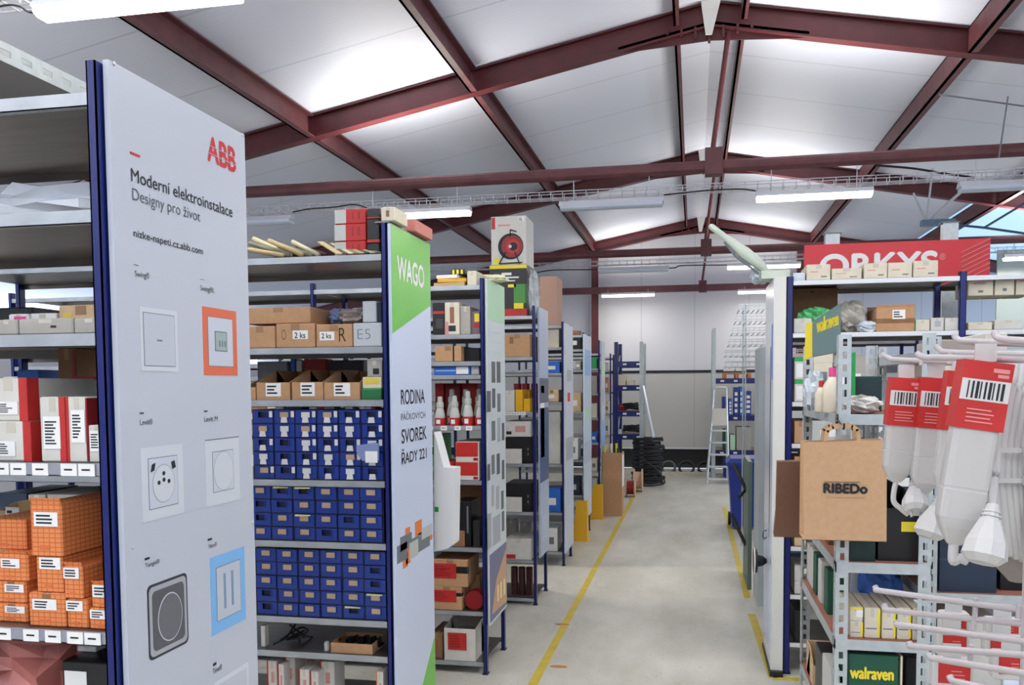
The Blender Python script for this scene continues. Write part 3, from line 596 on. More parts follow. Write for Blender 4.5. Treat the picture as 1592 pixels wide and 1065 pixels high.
q(136, 166, 661, zs, Yf+.004, .17, whitec, 'small white carton with red right edge beside the blue upright', g, lab=[(.12, .7, .3, .85, 'w6')], deco=[(.76, 1, 0, 1, redb)])
q(70, 104, 590, zs, Yf+.24, .14, greyc, 'plain grey carton behind the tall white and red pair', g)
b = q(112, 168, 617, zs, Yf+.21, .1, greyc, 'grey carton with dark red lettering behind the small white carton', g, deco=[(.1, .92, .48, .7, redd), (.18, .84, .54, .64, greyc)]); a = TOP['last']
q(112, 168, 585, a, Yf+.21, .16, whitec, 'white carton with red top band lying above the grey lettered one', g, deco=[(0, 1, .82, 1, redb), (.04, .2, .3, .66, redd), (.06, .18, .36, .6, whitec)])
q(88, 118, 541, zs, Yf+.38, .09, cardd, 'dark upright carton at the back of the white and red carton shelf', g, deco=[(.8, .95, .02, .98, redd)])
q(25, 60, 575, zs, Yf+.38, .09, bluepr, 'blue and white packet at the back left of the white and red carton shelf', g, deco=[(.02, .45, .1, .9, paper)])
# --- orange cartons
zs = s1[4]; g = 'orange grid printed cartons'
def ob(px0, px1, pyt, Z, dy, dep, lb, lab=(.12, .78, .5, .82, 'w3'), **k):
    q(px0, px1, pyt, Z, Yf+dy, dep, obo, lb, g, lab=[lab], deco=[(.3, .6, .12, .22, mat('orange_box_mark', '#d06a33', .6))], edge=cardd, **k); return TOP['last']
a = ob(-6, 42, 938, zs, .02, .2, 'orange grid carton, bottom of the leftmost stack', (.3, .95, .5, .85, 'w3')); a = ob(-6, 40, 903, a, .022, .2, 'orange grid carton, middle of the leftmost stack', (.3, .95, .5, .85, 'w3'))
a = ob(-16, 43, 862, a, .018, .2, 'orange grid carton with open flap, top of the leftmost stack', (.3, .8, .5, .85, 'w3'), top='flap'); ob(-30, 40, 808, a, .06, .2, 'dark orange grid carton lying on the leftmost stack', (.1, .3, .3, .6, 'w3'), top='none')
a = ob(43.5, 101, 922, zs, .003, .2, 'orange grid carton at the bottom under the tall stack'); a = ob(55, 97, 865, a, .006, .2, 'orange grid carton in the middle under the topmost one', (.15, .95, .65, .97, 'w3'))
ob(45, 95, 784, a, .002, .24, 'largest orange grid carton with raised lid on top of the tall stack', (.15, .9, .58, .85, 'w3'), top='flap')
a = ob(103, 136, 932, zs, .004, .18, 'orange grid carton at the bottom between the tall stack and the short one', (.0, .8, .6, .95, 'w3')); a = ob(98, 128, 880, a, .006, .2, 'orange grid carton with raised back flap beside the tall stack', (.02, .85, .62, .95, 'w3'), top='flap')
a = ob(138, 178, 946, zs, .003, .18, 'orange grid carton at the bottom nearest the blue upright', (.05, .8, .5, .92, 'w3')); ob(141, 177, 908, a, .005, .16, 'orange grid carton at the top nearest the blue upright', (.08, .9, .45, .95, 'w3'), top='flap')
q(96, 158, 795, s1[4]+.17, Yf+.26, .16, mat('orange_shade_carton', '#8e4f2f', .7), 'dark orange brown carton behind the largest orange one', g, h=.05) if 0 else None
for i, (a0, a1) in enumerate(((-6, 45), (47, 88), (90, 130), (132, 172))):
    q(a0, a1, 786, s1[4], Yf+.34, .13, cardl, f'light cardboard bin with white ticket behind the orange cartons, {ORD[i]} from left', 'back bins above the orange cartons', lab=[(.3, .72, .78, .98, 'w2')], top='open', front=.93)
# --- carton row on third shelf, things behind
zs = s1[2]; g = 'low cartons on the nearest rack'
q(-8, 27, 497, zs, Yf, .1, greyc, 'low grey brown carton at the far left of the low row', g); q(27.5, 113, 495, zs, Yf, .1, greyc, 'long low grey brown carton with a small black mark in the low row', g, deco=[(.6, .7, .4, .55, ink)]); q(113.5, 161, 494, zs, Yf, .1, greyc, 'low grey brown carton nearest the upright in the low row', g)
q(90, 161, 474, zs, Yf+.13, .13, cardl, 'light cardboard carton with yellow and white stickers behind the low row', g, lab=[(.48, .72, .1, .55, 'w3')], deco=[(.1, .3, .5, .75, mat('sticker_yellow', '#d9c04a', .5))])
q(12, 44, 488, zs, Yf+.14, .1, paper, 'white and pink packet behind the low carton row', g, deco=[(.3, .9, .5, .9, pink)]); q(44, 88, 487, zs, Yf+.15, .1, paper, 'white packet behind the low carton row beside the pink one', g)
q(-5, 50, 478, zs, Yf+.3, .12, blk, 'long flat black packet at the back of the low carton shelf', g)
# --- top of the nearest rack: slotted steel channels, dark bundle
t = MB()
def slotted(mb, p, w, h, L, mi=0):   # perforated channel running along y
    x, y, z = p
    mb.box(x, x+w, y, y+L, z, z+.002); mb.box(x, x+.002, y, y+L, z, z+h*.35); mb.box(x, x+.002, y, y+L, z+h*.65, z+h)
    n = int(L/.06)
    for i in range(n): mb.box(x, x+.002, y+i*.06, y+i*.06+.03, z+h*.35, z+h*.65)
    for i in range(n): mb.box(x+w-.002, x+w, y+i*.06, y+i*.06+.03, z+h*.35, z+h*.65)
    mb.box(x+w-.002, x+w, y, y+L, z, z+h*.35); mb.box(x+w-.002, x+w, y, y+L, z+h*.65, z+h)
c_ = P3(0, 98, 1.6)
for k, (dx, lb) in enumerate(((0, 'perforated pale steel cable channel on top of the nearest rack, right one'), (-.06, 'perforated dark steel cable channel on top of the nearest rack, behind the pale one'))):
    mb = MB(); slotted(mb, (c_.x-.02+dx, Y1+.01, c_.z), .03, .045, .48); tag(mb.build('cable_channel', blk if k else galvd), lb, 'cable channel')
mb = MB()
for i in range(9): mb.box(c_.x-.27+i*.032, c_.x-.24+i*.032, Y1+.02, Y1+.47, s1[0]+.001, c_.z-.001)
tag(mb.build('steel_strips', blk), 'bundle of dark steel strips under the slotted channels on the nearest rack', 'steel strips')
def bag(name, c, sx, sy, sz, M, label, seed=1, cat='bag', group=None, res=10, rough=.18):
    rnd = random.Random(seed); mb = MB(); n = res
    pts = []
    for i in range(n+1):
        th = math.pi*i/n; row_ = []
        for j in range(2*n):
            ph = math.pi*j/n; k = 1+rnd.uniform(-rough, rough)
            x = abs(math.cos(ph))**.6*math.copysign(1, math.cos(ph))*math.sin(th)**.6; y = abs(math.sin(ph))**.6*math.copysign(1, math.sin(ph))*math.sin(th)**.6; z = math.cos(th)
            row_.append((c[0]+x*sx*k, c[1]+y*sy*k, max(c[2]+.001, c[2]+sz+z*sz*k)))
        pts.append(row_)
    n0 = 0
    for r_ in pts: mb.v += r_
    for i in range(n):
        for j in range(2*n):
            a = i*2*n+j; b = i*2*n+(j+1) % (2*n); mb.f.append((a, a+2*n, b+2*n, b)); mb.m.append(0)
    return tag(mb.build(name, M), label, cat, group)
bag('plastic_bag', (-1.38, Y1+.3, s1[1]), .2, .16, .055, mat('white_film', '#dfe3e8', .3, bump=.6, nscale=18), 'crumpled white plastic wrap lying on the nearest rack above eye level', 4)
bag('plastic_bag', (-1.45, Y1+.25, s1[5]), .16, .17, .1, mat('red_white_film', '#b06a62', .35, noise=.5, nscale=6, bump=.5), 'red and white plastic bag at the bottom left corner below the orange cartons', 9)
q(95, 182, 1030, s1[5], Yf+.06, .25, blk, 'black device with white panel below the orange cartons', 'things under the orange cartons', deco=[(.05, .45, .4, .85, paper)], top='none')
q(120, 150, 1018, TOP['last'], Yf+.12, .08, paper, 'small white block on the black device below the orange cartons', 'things under the orange cartons')
# --- second rack
Yf = Y2+.008
zs = s2[0]
g = 'red and black cartons on top of the second rack'
a = zs
for i, (p, lb) in enumerate(((375, 'bottom'), (350, 'middle'), (327, 'top'))):
    q(520-(i == 1)*.5, 569, p-(2 if i else 0), a, Yf+.05, .3, redb, f'red and white carton, {lb} of the stack on the second rack', g, deco=[(.0, .36, .04, .96, mat('carton_silver', '#b9bdb5', .5)), (.56, .6, .3, .8, redd), (.75, .8, .3, .8, redd)]); a = TOP['last']
a = zs
for i, p in enumerate((378, 340, 324)):
    q(570, 590, p, a, Yf+.04, .3, blk, f'black carton with a red edge, {("bottom","middle","top")[i]} of the column beside the red stack', g, deco=[(.02, .98, .02, .14, redb)]); a = TOP['last']
q(592, 614, 322, s2[0]+.155, Yf, .12, creamc, 'small cream box with a figure printed on it, standing on the blue upright of the second rack', None, deco=[(.3, .6, .3, .8, mat('print_brown', '#8b5f45', .6))], h=.072) if 0 else None
q(592, 614, 322, zt(600, 346, Y2)+.007, Yf, .14, creamc, 'small cream box with a figure printed on it, standing above the green panel', None, deco=[(.35, .6, .3, .75, mat('print_brown', '#8b5f45', .6))])
q(616, 646, 341, zt(600, 346, Y2)+.007, Yf+.22, .22, mat('carton_salmon', '#c9786c', .5), 'pinkish red carton behind the top edge of the green panel', None, deco=[(.1, .4, .1, .9, mat('carton_pale', '#d9c9c4', .5))])
tag(MB().box(-1.163, -1.105, Y2+.001, Y2+.47, zt(600, 346, Y2)+.0005, zt(600, 346, Y2)+.006).build('top_board', undr), 'thin board laid across the top of the second rack', 'board')
# flat bundles of channels on the top shelf
zt2 = s2[0]
MS = [mat('strip_sand', '#a89468', .6), mat('strip_olive', '#6d6a4f', .6), mat('tube_cream', '#b5ad8b', .5), mat('strip_dark', '#3a3428', .6)]
for i, (a, b, c, d) in enumerate(((386, 388, 440, 399), (388, 378, 450, 398), (394, 371, 452, 397), (405, 376, 462, 396), (418, 374, 470, 397), (432, 380, 486, 398), (455, 376, 496, 397), (462, 384, 508, 397))):
    p = P3(a, b, Y2+.08+.04*(i % 4)); e = P3(c, d, Y2+.03+.04*(i % 4)); e.z = max(e.z, zt2+.012)
    tag(MB().tube([p, e], .0095, k=8).build('packing_strip', MS[i % 4], smooth=True), f'slanted thin strip in the left heap on the second rack, {ORD[i]} from left', 'strip', 'slanted strips on the second rack')
for i in range(8):
    p = P3(498+i*7.5, 377+i*1.2, Y2+.1); e = P3(528+i*8.5, 397, Y2+.03); e.z = zt2+.008; n = Vector((.012, 0, .0))
    tag(MB().hexa([tuple(p-n), tuple(p+n), tuple(e+n), tuple(e-n)][::-1], [tuple(v+Vector((0, 0, .004))) for v in (p-n, p+n, e+n, e-n)][::-1]).build('packing_strip', MS[(i*3) % 4]), f'flat slanted strip below the red cartons on the second rack, {ORD[i]} from the left', 'strip', 'flat strips on the second rack')
zs = s2[1]; g = 'brown cartons with hand written marks'
q(380, 427.5, 507, zs, Yf, .3, card, 'plain brown carton beside the tall white panel edge', g); a1 = TOP['last']
c1 = q(428.5, 489.5, 503, zs, Yf, .3, card, 'brown carton with O mark and 2 ks ticket', g); a = TOP['last']
c2 = q(491, 547.5, 504, zs, Yf, .3, card, 'brown carton with 2 ks ticket and R mark', g)
c3 = q(548.5, 593, 502, zs, Yf, .3, mat('carton_blue_grey', '#b9bec0', .6), 'pale grey carton with E5 written on it', g, top='none')
def marks(s, px0, px1, py0, py1, Y, o, M, bold=0, name='handwriting'):
    x0, z1 = XZ(px0, py0, Y); x1, z0 = XZ(px1, py1, Y)
    r = text(s, 'Y', Y-.0016, x0, x1, z0, z1, M, o, name, bold); return r
def plate(px0, px1, py0, py1, Y, o, M, name='ticket'):
    x0, z1 = XZ(px0, py0, Y); x1, z0 = XZ(px1, py1, Y); return MB().box(x0, x1, Y-.0012, Y-.0004, z0, z1).build(name, M, o)
marks('O', 438, 445, 513, 528, Yf, c1, ink, -.02); plate(455, 479, 514, 527, Yf, c1, paper); marks('2 ks', 458, 475, 517, 525.5, Yf, c1, ink, .015)
plate(497, 520, 516, 529, Yf, c2, paper); marks('2 ks', 500, 515, 518.5, 526, Yf, c2, ink, .015); marks('R', 527, 538, 510, 531, Yf, c2, ink, -.01)
marks('E5', 556, 576, 512, 527, Yf, c3, greyink, -.02)
TOP['c1'] = a
q(383, 482, 478, max(a, a1)+.002, Yf+.02, .26, card, 'long flat brown carton lying on the two left cartons', g)
bag('film_bag', (xt(535, Y2), Y2+.16, a), .06, .1, .03, mat('film_smoky', '#a39a93', .3, bump=.6, nscale=30), 'crumpled transparent bag on the carton with the R mark', 3)
bag('film_bag', (xt(496, Y2), Y2+.22, a), .03, .08, .034, mat('film_bluish', '#7d8bb5', .35, bump=.5, nscale=30), 'bluish plastic packet between the long carton and the transparent bag', 5)
q(563, 585, 468, TOP['last'] if 0 else a, Yf+.03, .1, mat('carton_blue_grey', '#b9bec0', .6), 'small upright pale grey carton on the E5 carton', g); q(586, 592, 470, a, Yf+.04, .1, navy, 'slim dark blue packet beside the upright pale grey carton', g)
zs = s2[2]; g = 'open cardboard bins with tickets'
for i, (a0, a1, p) in enumerate(((375, 397, 588), (398, 450, 575), (453, 502, 574), (503, 559, 575))):
    q(a0, a1, p, zs, Yf+.004, .34, card, f'open cardboard bin with white ticket, {ORD[i]} from the left on its shelf', g, lab=[(.28, .74, .12, .56, 'w3')] if i else [(.1, .5, .2, .6, 'w2')], top='open', front=.58)
a_ = q(562, 593, 604, zs, Yf+.004, .2, grnv, 'low green carton beside the open cardboard bins', g, top='none', deco=[(.0, 1, .0, .9, mat('carton_deep_green', '#1d6b3a', .5))]); q(563, 593, 586, TOP['last'], Yf+.004, .2, creamc, 'yellow and cream carton on the low green one', g, deco=[(.1, .9, .35, .9, mat('sticker_yellow', '#d9c04a', .5))])
q(570, 594, 560, TOP['last'], Yf+.01, .15, greyc, 'grey packet with oval print at the top of the green carton stack', g, deco=[(.4, .8, .15, .5, ink)])
zb = s2[2]
for i, (a0, a1, p, M, lb) in enumerate(((452, 460, 558, bluepr, 'blue packet'), (455, 470, 560, paper, 'white packet'), (473, 508, 558, redb, 'red carton'), (512, 566, 560, blk, 'black crate'), (400, 448, 562, mat('film_grey', '#8c8d90', .35, bump=.5, nscale=20), 'grey wrapped bundle'))):
    q(a0, a1, p, zb, Y2+.38-(.0 if i != 1 else .0)+(0 if i else 0), .07, M, f'{lb} standing at the back behind the open cardboard bins', 'goods behind the open bins', top='none', xs=(xt(a0, Y2+.38)+.0005, xt(a1, Y2+.38)-.0005) if i != 1 else (xt(461, Y2+.38), xt(470, Y2+.38)))
# --- drawer cabinets
def drawers(px0, px1, zb, zt_, Y, cols, rows, label, tags, depth=.3, seed=1, proto={}):
    x0, x1 = xt(px0, Y), xt(px1, Y); t = thing('drawer_cabinet', label, 'drawer cabinet', ((x0+x1)/2, Y, zb))
    cw = (x1-x0)/cols; rh = (zt_-zb)/rows; mb = MB(); k = .0035
    mb.box(x0, x1, Y+depth-.005, Y+depth, zb, zt_)
    for c in range(cols+1): xx = x0+c*cw; mb.box(xx-k/2, xx+k/2, Y+.004, Y+depth-.005, zb, zt_)
    for r_ in range(rows+1): zz = zb+r_*rh; mb.box(x0+k/2, x1-k/2, Y+.004, Y+depth-.005, max(zb, zz-k/2), min(zt_, zz+k/2))
    mb.build('carcass', bdrawd, t); rnd = random.Random(seed)
    meshes = {}
    for r_ in range(rows):
        for c in range(cols):
            cx = x0+(c+.5)*cw; z = zb+r_*rh; w = cw-k*2.2; h = rh-k*1.6; out = rnd.uniform(0, .006)
            if 'd' not in meshes:
                mb = MB(); X0, X1 = -w/2, w/2; e = .0025
                mb.box(X0, X1, .004, .007, 0, h*.38); mb.box(X0, X0+w*.26, .004, .007, h*.38, h); mb.box(X1-w*.26, X1, .004, .007, h*.38, h); mb.box(X0+w*.26, X1-w*.26, .004, .007, h*.88, h)
                mb.box(X0+w*.26, X1-w*.26, .0, .004, h*.33, h*.42); mb.box(X0+w*.24, X0+w*.28, .0, .004, h*.33, h*.9); mb.box(X1-w*.28, X1-w*.24, .0, .004, h*.33, h*.9)
                mb.box(X0, X0+e, .007, depth-.02, 0, h*.9); mb.box(X1-e, X1, .007, depth-.02, 0, h*.9); mb.box(X0, X1, .007, depth-.02, 0, e)
                mb.box(-w*.23, w*.23, .012, .014, h*.36, h*.9, 1); d = mb.build('drawer', [bdraw, bdrawd], t, origin=(0, 0, 0)); meshes['d'] = d
            else:
                d = meshes['d'].copy(); COL.objects.link(d)
            d.parent = t; O = Vector((cx, Y-out, z+k*.8)); d.location = O-WO[t.name]; WO[d.name] = O
            kind = tags(r_, c, rnd)
            for kk in kind:
                if kk not in meshes:
                    mb = MB()
                    if kk == 'tan': mb.box(-w*.23, w*.23, .002, .0035, h*.43, h*.86)
                    if kk == 'pap': mb.box(-w*.23, w*.23, .002, .0035, h*.43, h*.86)
                    if kk == 'low': mb.hexa([(-w*.17, -.0015, h*.02), (w*.17, -.0015, h*.02), (w*.17, 0, h*.02), (-w*.17, 0, h*.02)], [(-w*.13, -.0015, h*.46), (w*.13, -.0015, h*.46), (w*.13, 0, h*.46), (-w*.13, 0, h*.46)])
                    if kk == 'side': mb.box(w*.3, w*.47, .002, .0038, h*.48, h*.94)
                    if kk == 'slip': mb.hexa([(-w*.42, -.004, h*.84), (w*.38, -.008, h*.9), (w*.38, -.007, h*.9), (-w*.42, -.003, h*.84)], [(-w*.4, -.003, h*1.0), (w*.36, -.006, h*.98), (w*.36, -.005, h*.98), (-w*.4, -.002, h*1.0)])
                    if kk == 'side':
                        mb = MB(); mb.box(w*.33, w*.49, .002, .0038, h*.45, h*.94)
                    o = mb.build('label', {'tan': tan, 'pap': tagw, 'low': tagw, 'side': tagw, 'slip': mat('slip_yellow', '#c9c77a', .7)}[kk], d, origin=(0, 0, 0)); meshes[kk] = o
                else:
                    o = meshes[kk].copy(); COL.objects.link(o)
                o.parent = d; o.location = (0, 0, 0)
    return t
def tg1(r_, c, rnd):
    k = []
    if rnd.random() < .55: k.append(rnd.choice(('pap', 'tan', 'pap')))
    if rnd.random() < .9: k.append('low')
    if rnd.random() < .55: k.append('side')
    return k
def tg2(r_, c, rnd):
    k = ['tan'] if rnd.random() < .82 else []
    if rnd.random() < .1: k.append('slip')
    return k
drawers(391, 594.5, s2[3]+.001, zt(500, 637, Y2), Y2+.012, 6, 5, 'blue drawer cabinet with many white paper tags, top one of three', tg1, seed=3)
drawers(383, 592, s2[4]+.001, zt(500, 757, Y2), Y2+.012, 6, 4, 'blue drawer cabinet with four rows of drawers, middle one of three', tg2, seed=5)
drawers(390, 596, s2[5]+.001, zt(500, 856, Y2), Y2+.012, 6, 5, 'blue drawer cabinet with five rows and tan tags, bottom one of three', tg2, seed=8)
ck = zt(500, 637, Y2)+.001
for i, (a0, a1, M) in enumerate(((427, 440, paper), (441, 470, navy), (480, 492, paper), (493, 502, redb), (503, 520, greyc), (536, 548, paper), (558, 566, paper), (567, 577, paper), (578, 583, redb))):
    q(a0, a1, 630, ck, Yf+.02, .06, M, f'small packet lying on the top blue drawer cabinet, {ORD[i]} from the left', 'packets on the top drawer cabinet', top='none')
# film bag hanging over drawers with white note
t = thing('film_bag', 'transparent bag with a square white note hanging over the right drawers of the top cabinet', 'bag', (xt(578, Y2), Y2-.005, zt(578, 722, Y2)))
mb = MB(); P = [XZ(a, b, Y2) for a, b in ((565, 716), (590, 716), (590, 690), (585, 688), (556, 692), (556, 702))]
mb.hexa([(x, Y2-.012, z) for x, z in P], [(x, Y2-.002, z) for x, z in P]); mb.build('film', mat('film_bluish', '#7d8bb5', .35), t)
x0, z1 = XZ(570, 701, Y2); x1, z0 = XZ(589, 719, Y2); MB().box(x0, x1, Y2-.0145, Y2-.013, z0, z1).build('note', paper, t)
zs = s2[6]
q(514, 579, 1000, zs, Yf+.01, .14, card, 'low cardboard tray of small black parts under the drawer cabinets', None, top='open', front=.95)
zz = TOP['last']; mb = MB(); rnd = random.Random(4)
for i in range(14): 
    x = xt(520, Y2)+i*.0095; mb.box(x, x+.007, Y2+.04+rnd.uniform(0, .05), Y2+.1, zs+.02, zz+rnd.uniform(.0, .012))
o = tag(mb.build('small_parts', blk), 'black small parts lying in the cardboard tray under the drawers', 'parts'); o['kind'] = 'stuff'
mb = MB().lathe((xt(493, Y2), Y2+.04, zs+.0006), [(0, .011), (.03, .011), (.032, .008), (.036, .008)], k=14); tag(mb.build('relay', gpl, smooth=False), 'small pale cylindrical device standing left of the cardboard tray', 'device')
P = [(xt(405, Y2), Y2+.05, zs+.008)]
rnd = random.Random(12)
P += [(xt(410+rnd.uniform(0, 60), Y2), Y2+rnd.uniform(.03, .2), zs+rnd.uniform(.008, .06)) for _ in range(16)]
tag(MB().tube(cable(P, .003, blk, '', sub=8), .0035, k=6).build('cable_tangle', blkr, smooth=True), 'tangle of thin dark wire on the shelf under the drawer cabinets', 'wire')
q(405, 412, 973, zs, Yf+.03, .03, whitec, 'slim upright white piece beside the wire tangle', None, top='none')
zs = s2[7]; g = 'white and red cartons at the bottom of the second rack'
for i, (a0, a1, h_, dy, Mx) in enumerate(((414, 430, .22, .02, redb), (431, 440.5, .215, .0, redb), (442, 458, .232, .05, redb), (461, 500, .232, .08, redb), (463, 480, .2, .0, redb), (481, 494, .195, .0, redb), (496, 519, .22, .05, redb), (584, 595, .21, .0, orange))):
    if i == 4: a = 0
    q(a0, a1, 0, zs, Yf+dy*(1 if i != 3 else 3), .1 if i != 3 else .12, whitec, f'white carton with coloured edge near the picture bottom, second rack, {ORD[i]} from left', g, h=h_, deco=[(0, .12, 0, 1, Mx), (.4, .7, .6, .8, mat('carton_pinkish', '#c98f88', .6))])
# --- third rack
Yf = Y3+.01
zs = s3[0]; g = 'flat goods on top of the third rack'
a = zs
for i, (a0, a1, h_, M, nm) in enumerate(((676, 724, .022, mat('book_sand', '#b8a070', .5), 'sand coloured flat pack'), (680, 724, .022, yel, 'yellow flat pack'), (684, 718, .02, paper, 'white flat pack'))):
    q(a0, a1, 0, a, Yf+.02, .25, M, f'{nm} in the pile on top of the third left rack', g, h=h_, top='none', yaw=(0, 4, -8)[i]); a = TOP['last']
q(703, 725, 0, a, Yf+.03, .2, blk, 'black and yellow pack on the pile on top of the third left rack', g, h=.03, deco=[(.1, .25, .1, .9, yeb), (.4, .55, .1, .9, yeb), (.7, .85, .1, .9, yeb)], top='none')
q(726, 741, 421, zs, Yf+.01, .2, creamc, 'white box standing beside the blue upright on top of the third left rack', g)
bag('film_bag', (xt(752, Y3), Y3+.2, zt(750, 432, Y3)), .09, .05, .02, mat('film_yellowish', '#d8d6b0', .3), 'crumpled pale film draped over the top of the pale green panel', 14) 
zs = s3[1]; g = 'product cartons near the top of the third rack'
q(672, 690.5, 471, zs, Yf, .2, blk, 'black carton with a red band beside the photo carton', g, deco=[(.05, 1, .66, .74, redb), (.3, .9, .2, .5, mat('print_dim', '#38383c', .5))])
q(691, 714, 470, zs, Yf, .2, creamc, 'carton printed with a seated figure and an appliance', g, deco=[(0, .25, 0, .4, mat('carton_pinkish', '#c98f88', .6)), (.35, .65, .35, .85, mat('print_brown', '#8b5f45', .6)), (.25, .75, .1, .28, navy)])
q(715, 731, 476, zs, Yf+.01, .2, greyc, 'pale grey upright carton beside the photo carton', g); q(732, 746, 484, zs, Yf+.03, .2, mat('carton_mauve', '#7a6670', .5), 'mauve carton with yellow and red print beside the blue upright', g, deco=[(.4, .95, .55, .9, yeb), (.35, .95, .3, .5, redb)])
zs = s3[2]
q(676, 717, 538, zs, Yf, .25, card, 'brown carton with a black strap on the third left rack', None, deco=[(.68, .74, 0, 1, blk)]); q(720, 746, 541, zs, Yf+.06, .25, blk, 'black crate beside the strapped brown carton', None, top='none')
zs = s3[3]
q(674, 731, 567, zs, Yf+.01, .05, bluepr, 'blue and white packet lying flat on the third left rack', None, top='none', deco=[(.62, .95, .1, .8, paper), (.05, .6, .35, .5, mat('print_azure', '#8fb2e0', .35))]); q(732, 745, 566, zs, Yf+.01, .15, greyc, 'small grey carton beside the blue packet', None, deco=[(.15, .85, .15, .8, silver2)])
zs = s3[4]
def plug(x, Y, z, label, hh=.155, r=.03, M=None):
    t = thing('industrial_plug', label, 'plug', (x, Y, z), 'grey and red industrial plugs')
    MB().lathe((x, Y, z+.0005), [(0, r), (hh*.25, r*1.02), (hh*.26, r*.9)], k=18).build('collar', redb, t, smooth=False)
    MB().lathe((x, Y, z), [(hh*.26, r*.98), (hh*.34, r*.98), (hh*.5, r*.78), (hh*.62, r*.6), (hh*.63, r*.72), (hh*.78, r*.7), (hh*.8, r*.5), (hh*.95, r*.45), (hh, r*.4)], k=18).build('housing', gpl, t)
    MB().box(x-r*.45, x+r*.3, Y-r*1.06, Y-r*1.0, z+hh*.06, z+hh*.2).build('label', paper, t)
for i, (px, hh) in enumerate(((681, .16), (704, .165), (725, .19), (745, .17))): plug(xt(px, Y3)-.004, Y3+.045, zs, f'white and red industrial plug on the third left rack, front row, {ORD[i]} from the left', hh, .029)
for i, px in enumerate((692, 714, 735)): plug(xt(px, Y3), Y3+.13, zs, f'industrial plug with red collar on the third left rack, second row, {ORD[i]} from the left', .2, .03)
for i, (a0, a1, M) in enumerate(((676, 690, redb), (692, 716, redd), (718, 742, redb))): q(a0, a1, 596, zs, Y3+.25, .15, M, f'red box at the back behind the industrial plugs, {ORD[i]} from the left', 'red boxes behind the plugs', xs=(xt(a0, Y3+.25), xt(a1, Y3+.25)))
zs = s3[5]; g = 'red fronted cartons on the third rack'
q(708, 745, 718, zs, Yf, .3, whitec, 'white carton with large red ticket, lower of the pair on the third left rack', g, deco=[(.02, .95, .25, .98, redb), (.75, .95, .06, .2, redd)]); q(708, 745, 687, TOP['last'], Yf, .3, whitec, 'white carton with large red ticket, upper of the pair on the third left rack', g, deco=[(.02, .95, .25, .98, redb), (.75, .95, .06, .2, redd)])
q(684, 706, 718, zs, Yf+.04, .3, redb, 'red carton left of the pair with red tickets', g); q(673, 686, 676, zs, Yf+.1, .2, grnv, 'bright green packet above the white carrier', g)
for i, px in enumerate((693, 700)): tag(MB().lathe((xt(px, Y3), Y3+.3, zs+.001), [(0, .02), (.16, .02), (.165, .016), (.2, .016)], k=14).build('pipe_piece', gpl), f'grey pipe piece standing behind the red carton, {ORD[i]} from the left', 'pipe')
zs = s3[6]
mb = MB(); x0 = xt(709, Y3+.3); x1 = xt(745, Y3+.3)
tag(MB().hexa([(x0, Y3+.30, zs+.001), (x1, Y3+.30, zs+.001), (x1, Y3+.33, zs+.001), (x0, Y3+.33, zs+.001)], [(x0, Y3+.36, zs+.33), (x1, Y3+.36, zs+.33), (x1, Y3+.39, zs+.33), (x0, Y3+.39, zs+.33)]).build('wooden_board', wood), 'orange brown wooden board leaning at the back of the third left rack', 'board')
q(706, 732, 780, zs, Yf+.02, .2, blk, 'black crate in front of the leaning wooden board', None, deco=[(.75, .85, .3, .9, greyink)]); q(706, 722, 800, zs, Yf+.005, .012, cardd, 'small dark carton at the front of the black crate', None, top='none', h=.09)
q(735, 746, 810, zs, Yf+.02, .2, blkr, 'narrow black crate beside the blue upright on the third left rack', None)
zs = s3[7]; g = 'brown cartons with red tickets'
q(670, 718, 912, zs, Yf, .25, card, 'brown carton with red ticket, lower one of the stack of two', g, lab=[(.0, .82, .35, .85, 'r5')], deco=[(0, .99, .6, .75, blk)]); q(672, 727, 870, TOP['last'], Yf, .25, card, 'brown carton with red ticket, upper one of the stack of two', g, lab=[(.0, .68, .3, .85, 'r5')], deco=[(0, .99, .5, .75, blk)])
q(728, 746, 893, zs+.14, Yf+.15, .2, card, 'small brown carton at the back beside the red ticket stack', None, h=.12) if 0 else q(729, 746, 893, zs, Yf+.17, .2, card, 'tall brown carton at the back beside the red ticket stack', None)
tag(MB().lathe((xt(735, Y3+.05), Y3+.03, zs+.056), [(0, .053), (.008, .053), (.009, .035), (.07, .035), (.071, .053), (.079, .053), (.08, .015)], k=24, axis='y').build('wire_spool', redd), 'dark red wire spool beside the brown cartons with red tickets', 'spool')
zs = s3[8]
q(690, 739, 972, zs, Yf, .3, whitec, 'open white carton with red ticket on the lowest shelf of the third left rack', None, lab=[(.12, .72, .3, .78, 'r5')], top='open', front=.9); q(668, 688, 985, zs, Yf+.02, .25, cardd, 'small carton with red ticket left of the open white one', None, lab=[(.1, .5, .3, .8, 'r3')])
# white carrier hanging at the right edge of the green and white panel
Yc = 3.52
t = thing('paper_bag', 'white carrier bag with small green square beside the green and white panel', 'bag', (xt(690, Yc), Yc, zt(690, 858, Yc)))
P = [XZ(a, b, Yc) for a, b in ((675, 858), (696, 853), (704, 846), (706, 728), (690, 727), (680, 690), (675, 672))]
MB().hexa([(x, Yc, z) for x, z in P], [(x*1+.004, Yc+.09, z) for x, z in P][::1]).build('bag_body', mat('bag_white', '#e4e4e2', .5, bump=.2, nscale=8), t)
x0, z1 = XZ(676, 788, Yc); x1, z0 = XZ(682, 796, Yc); MB().box(x0, x1, Yc-.002, Yc-.0005, z0, z1).build('mark', grnv, t)
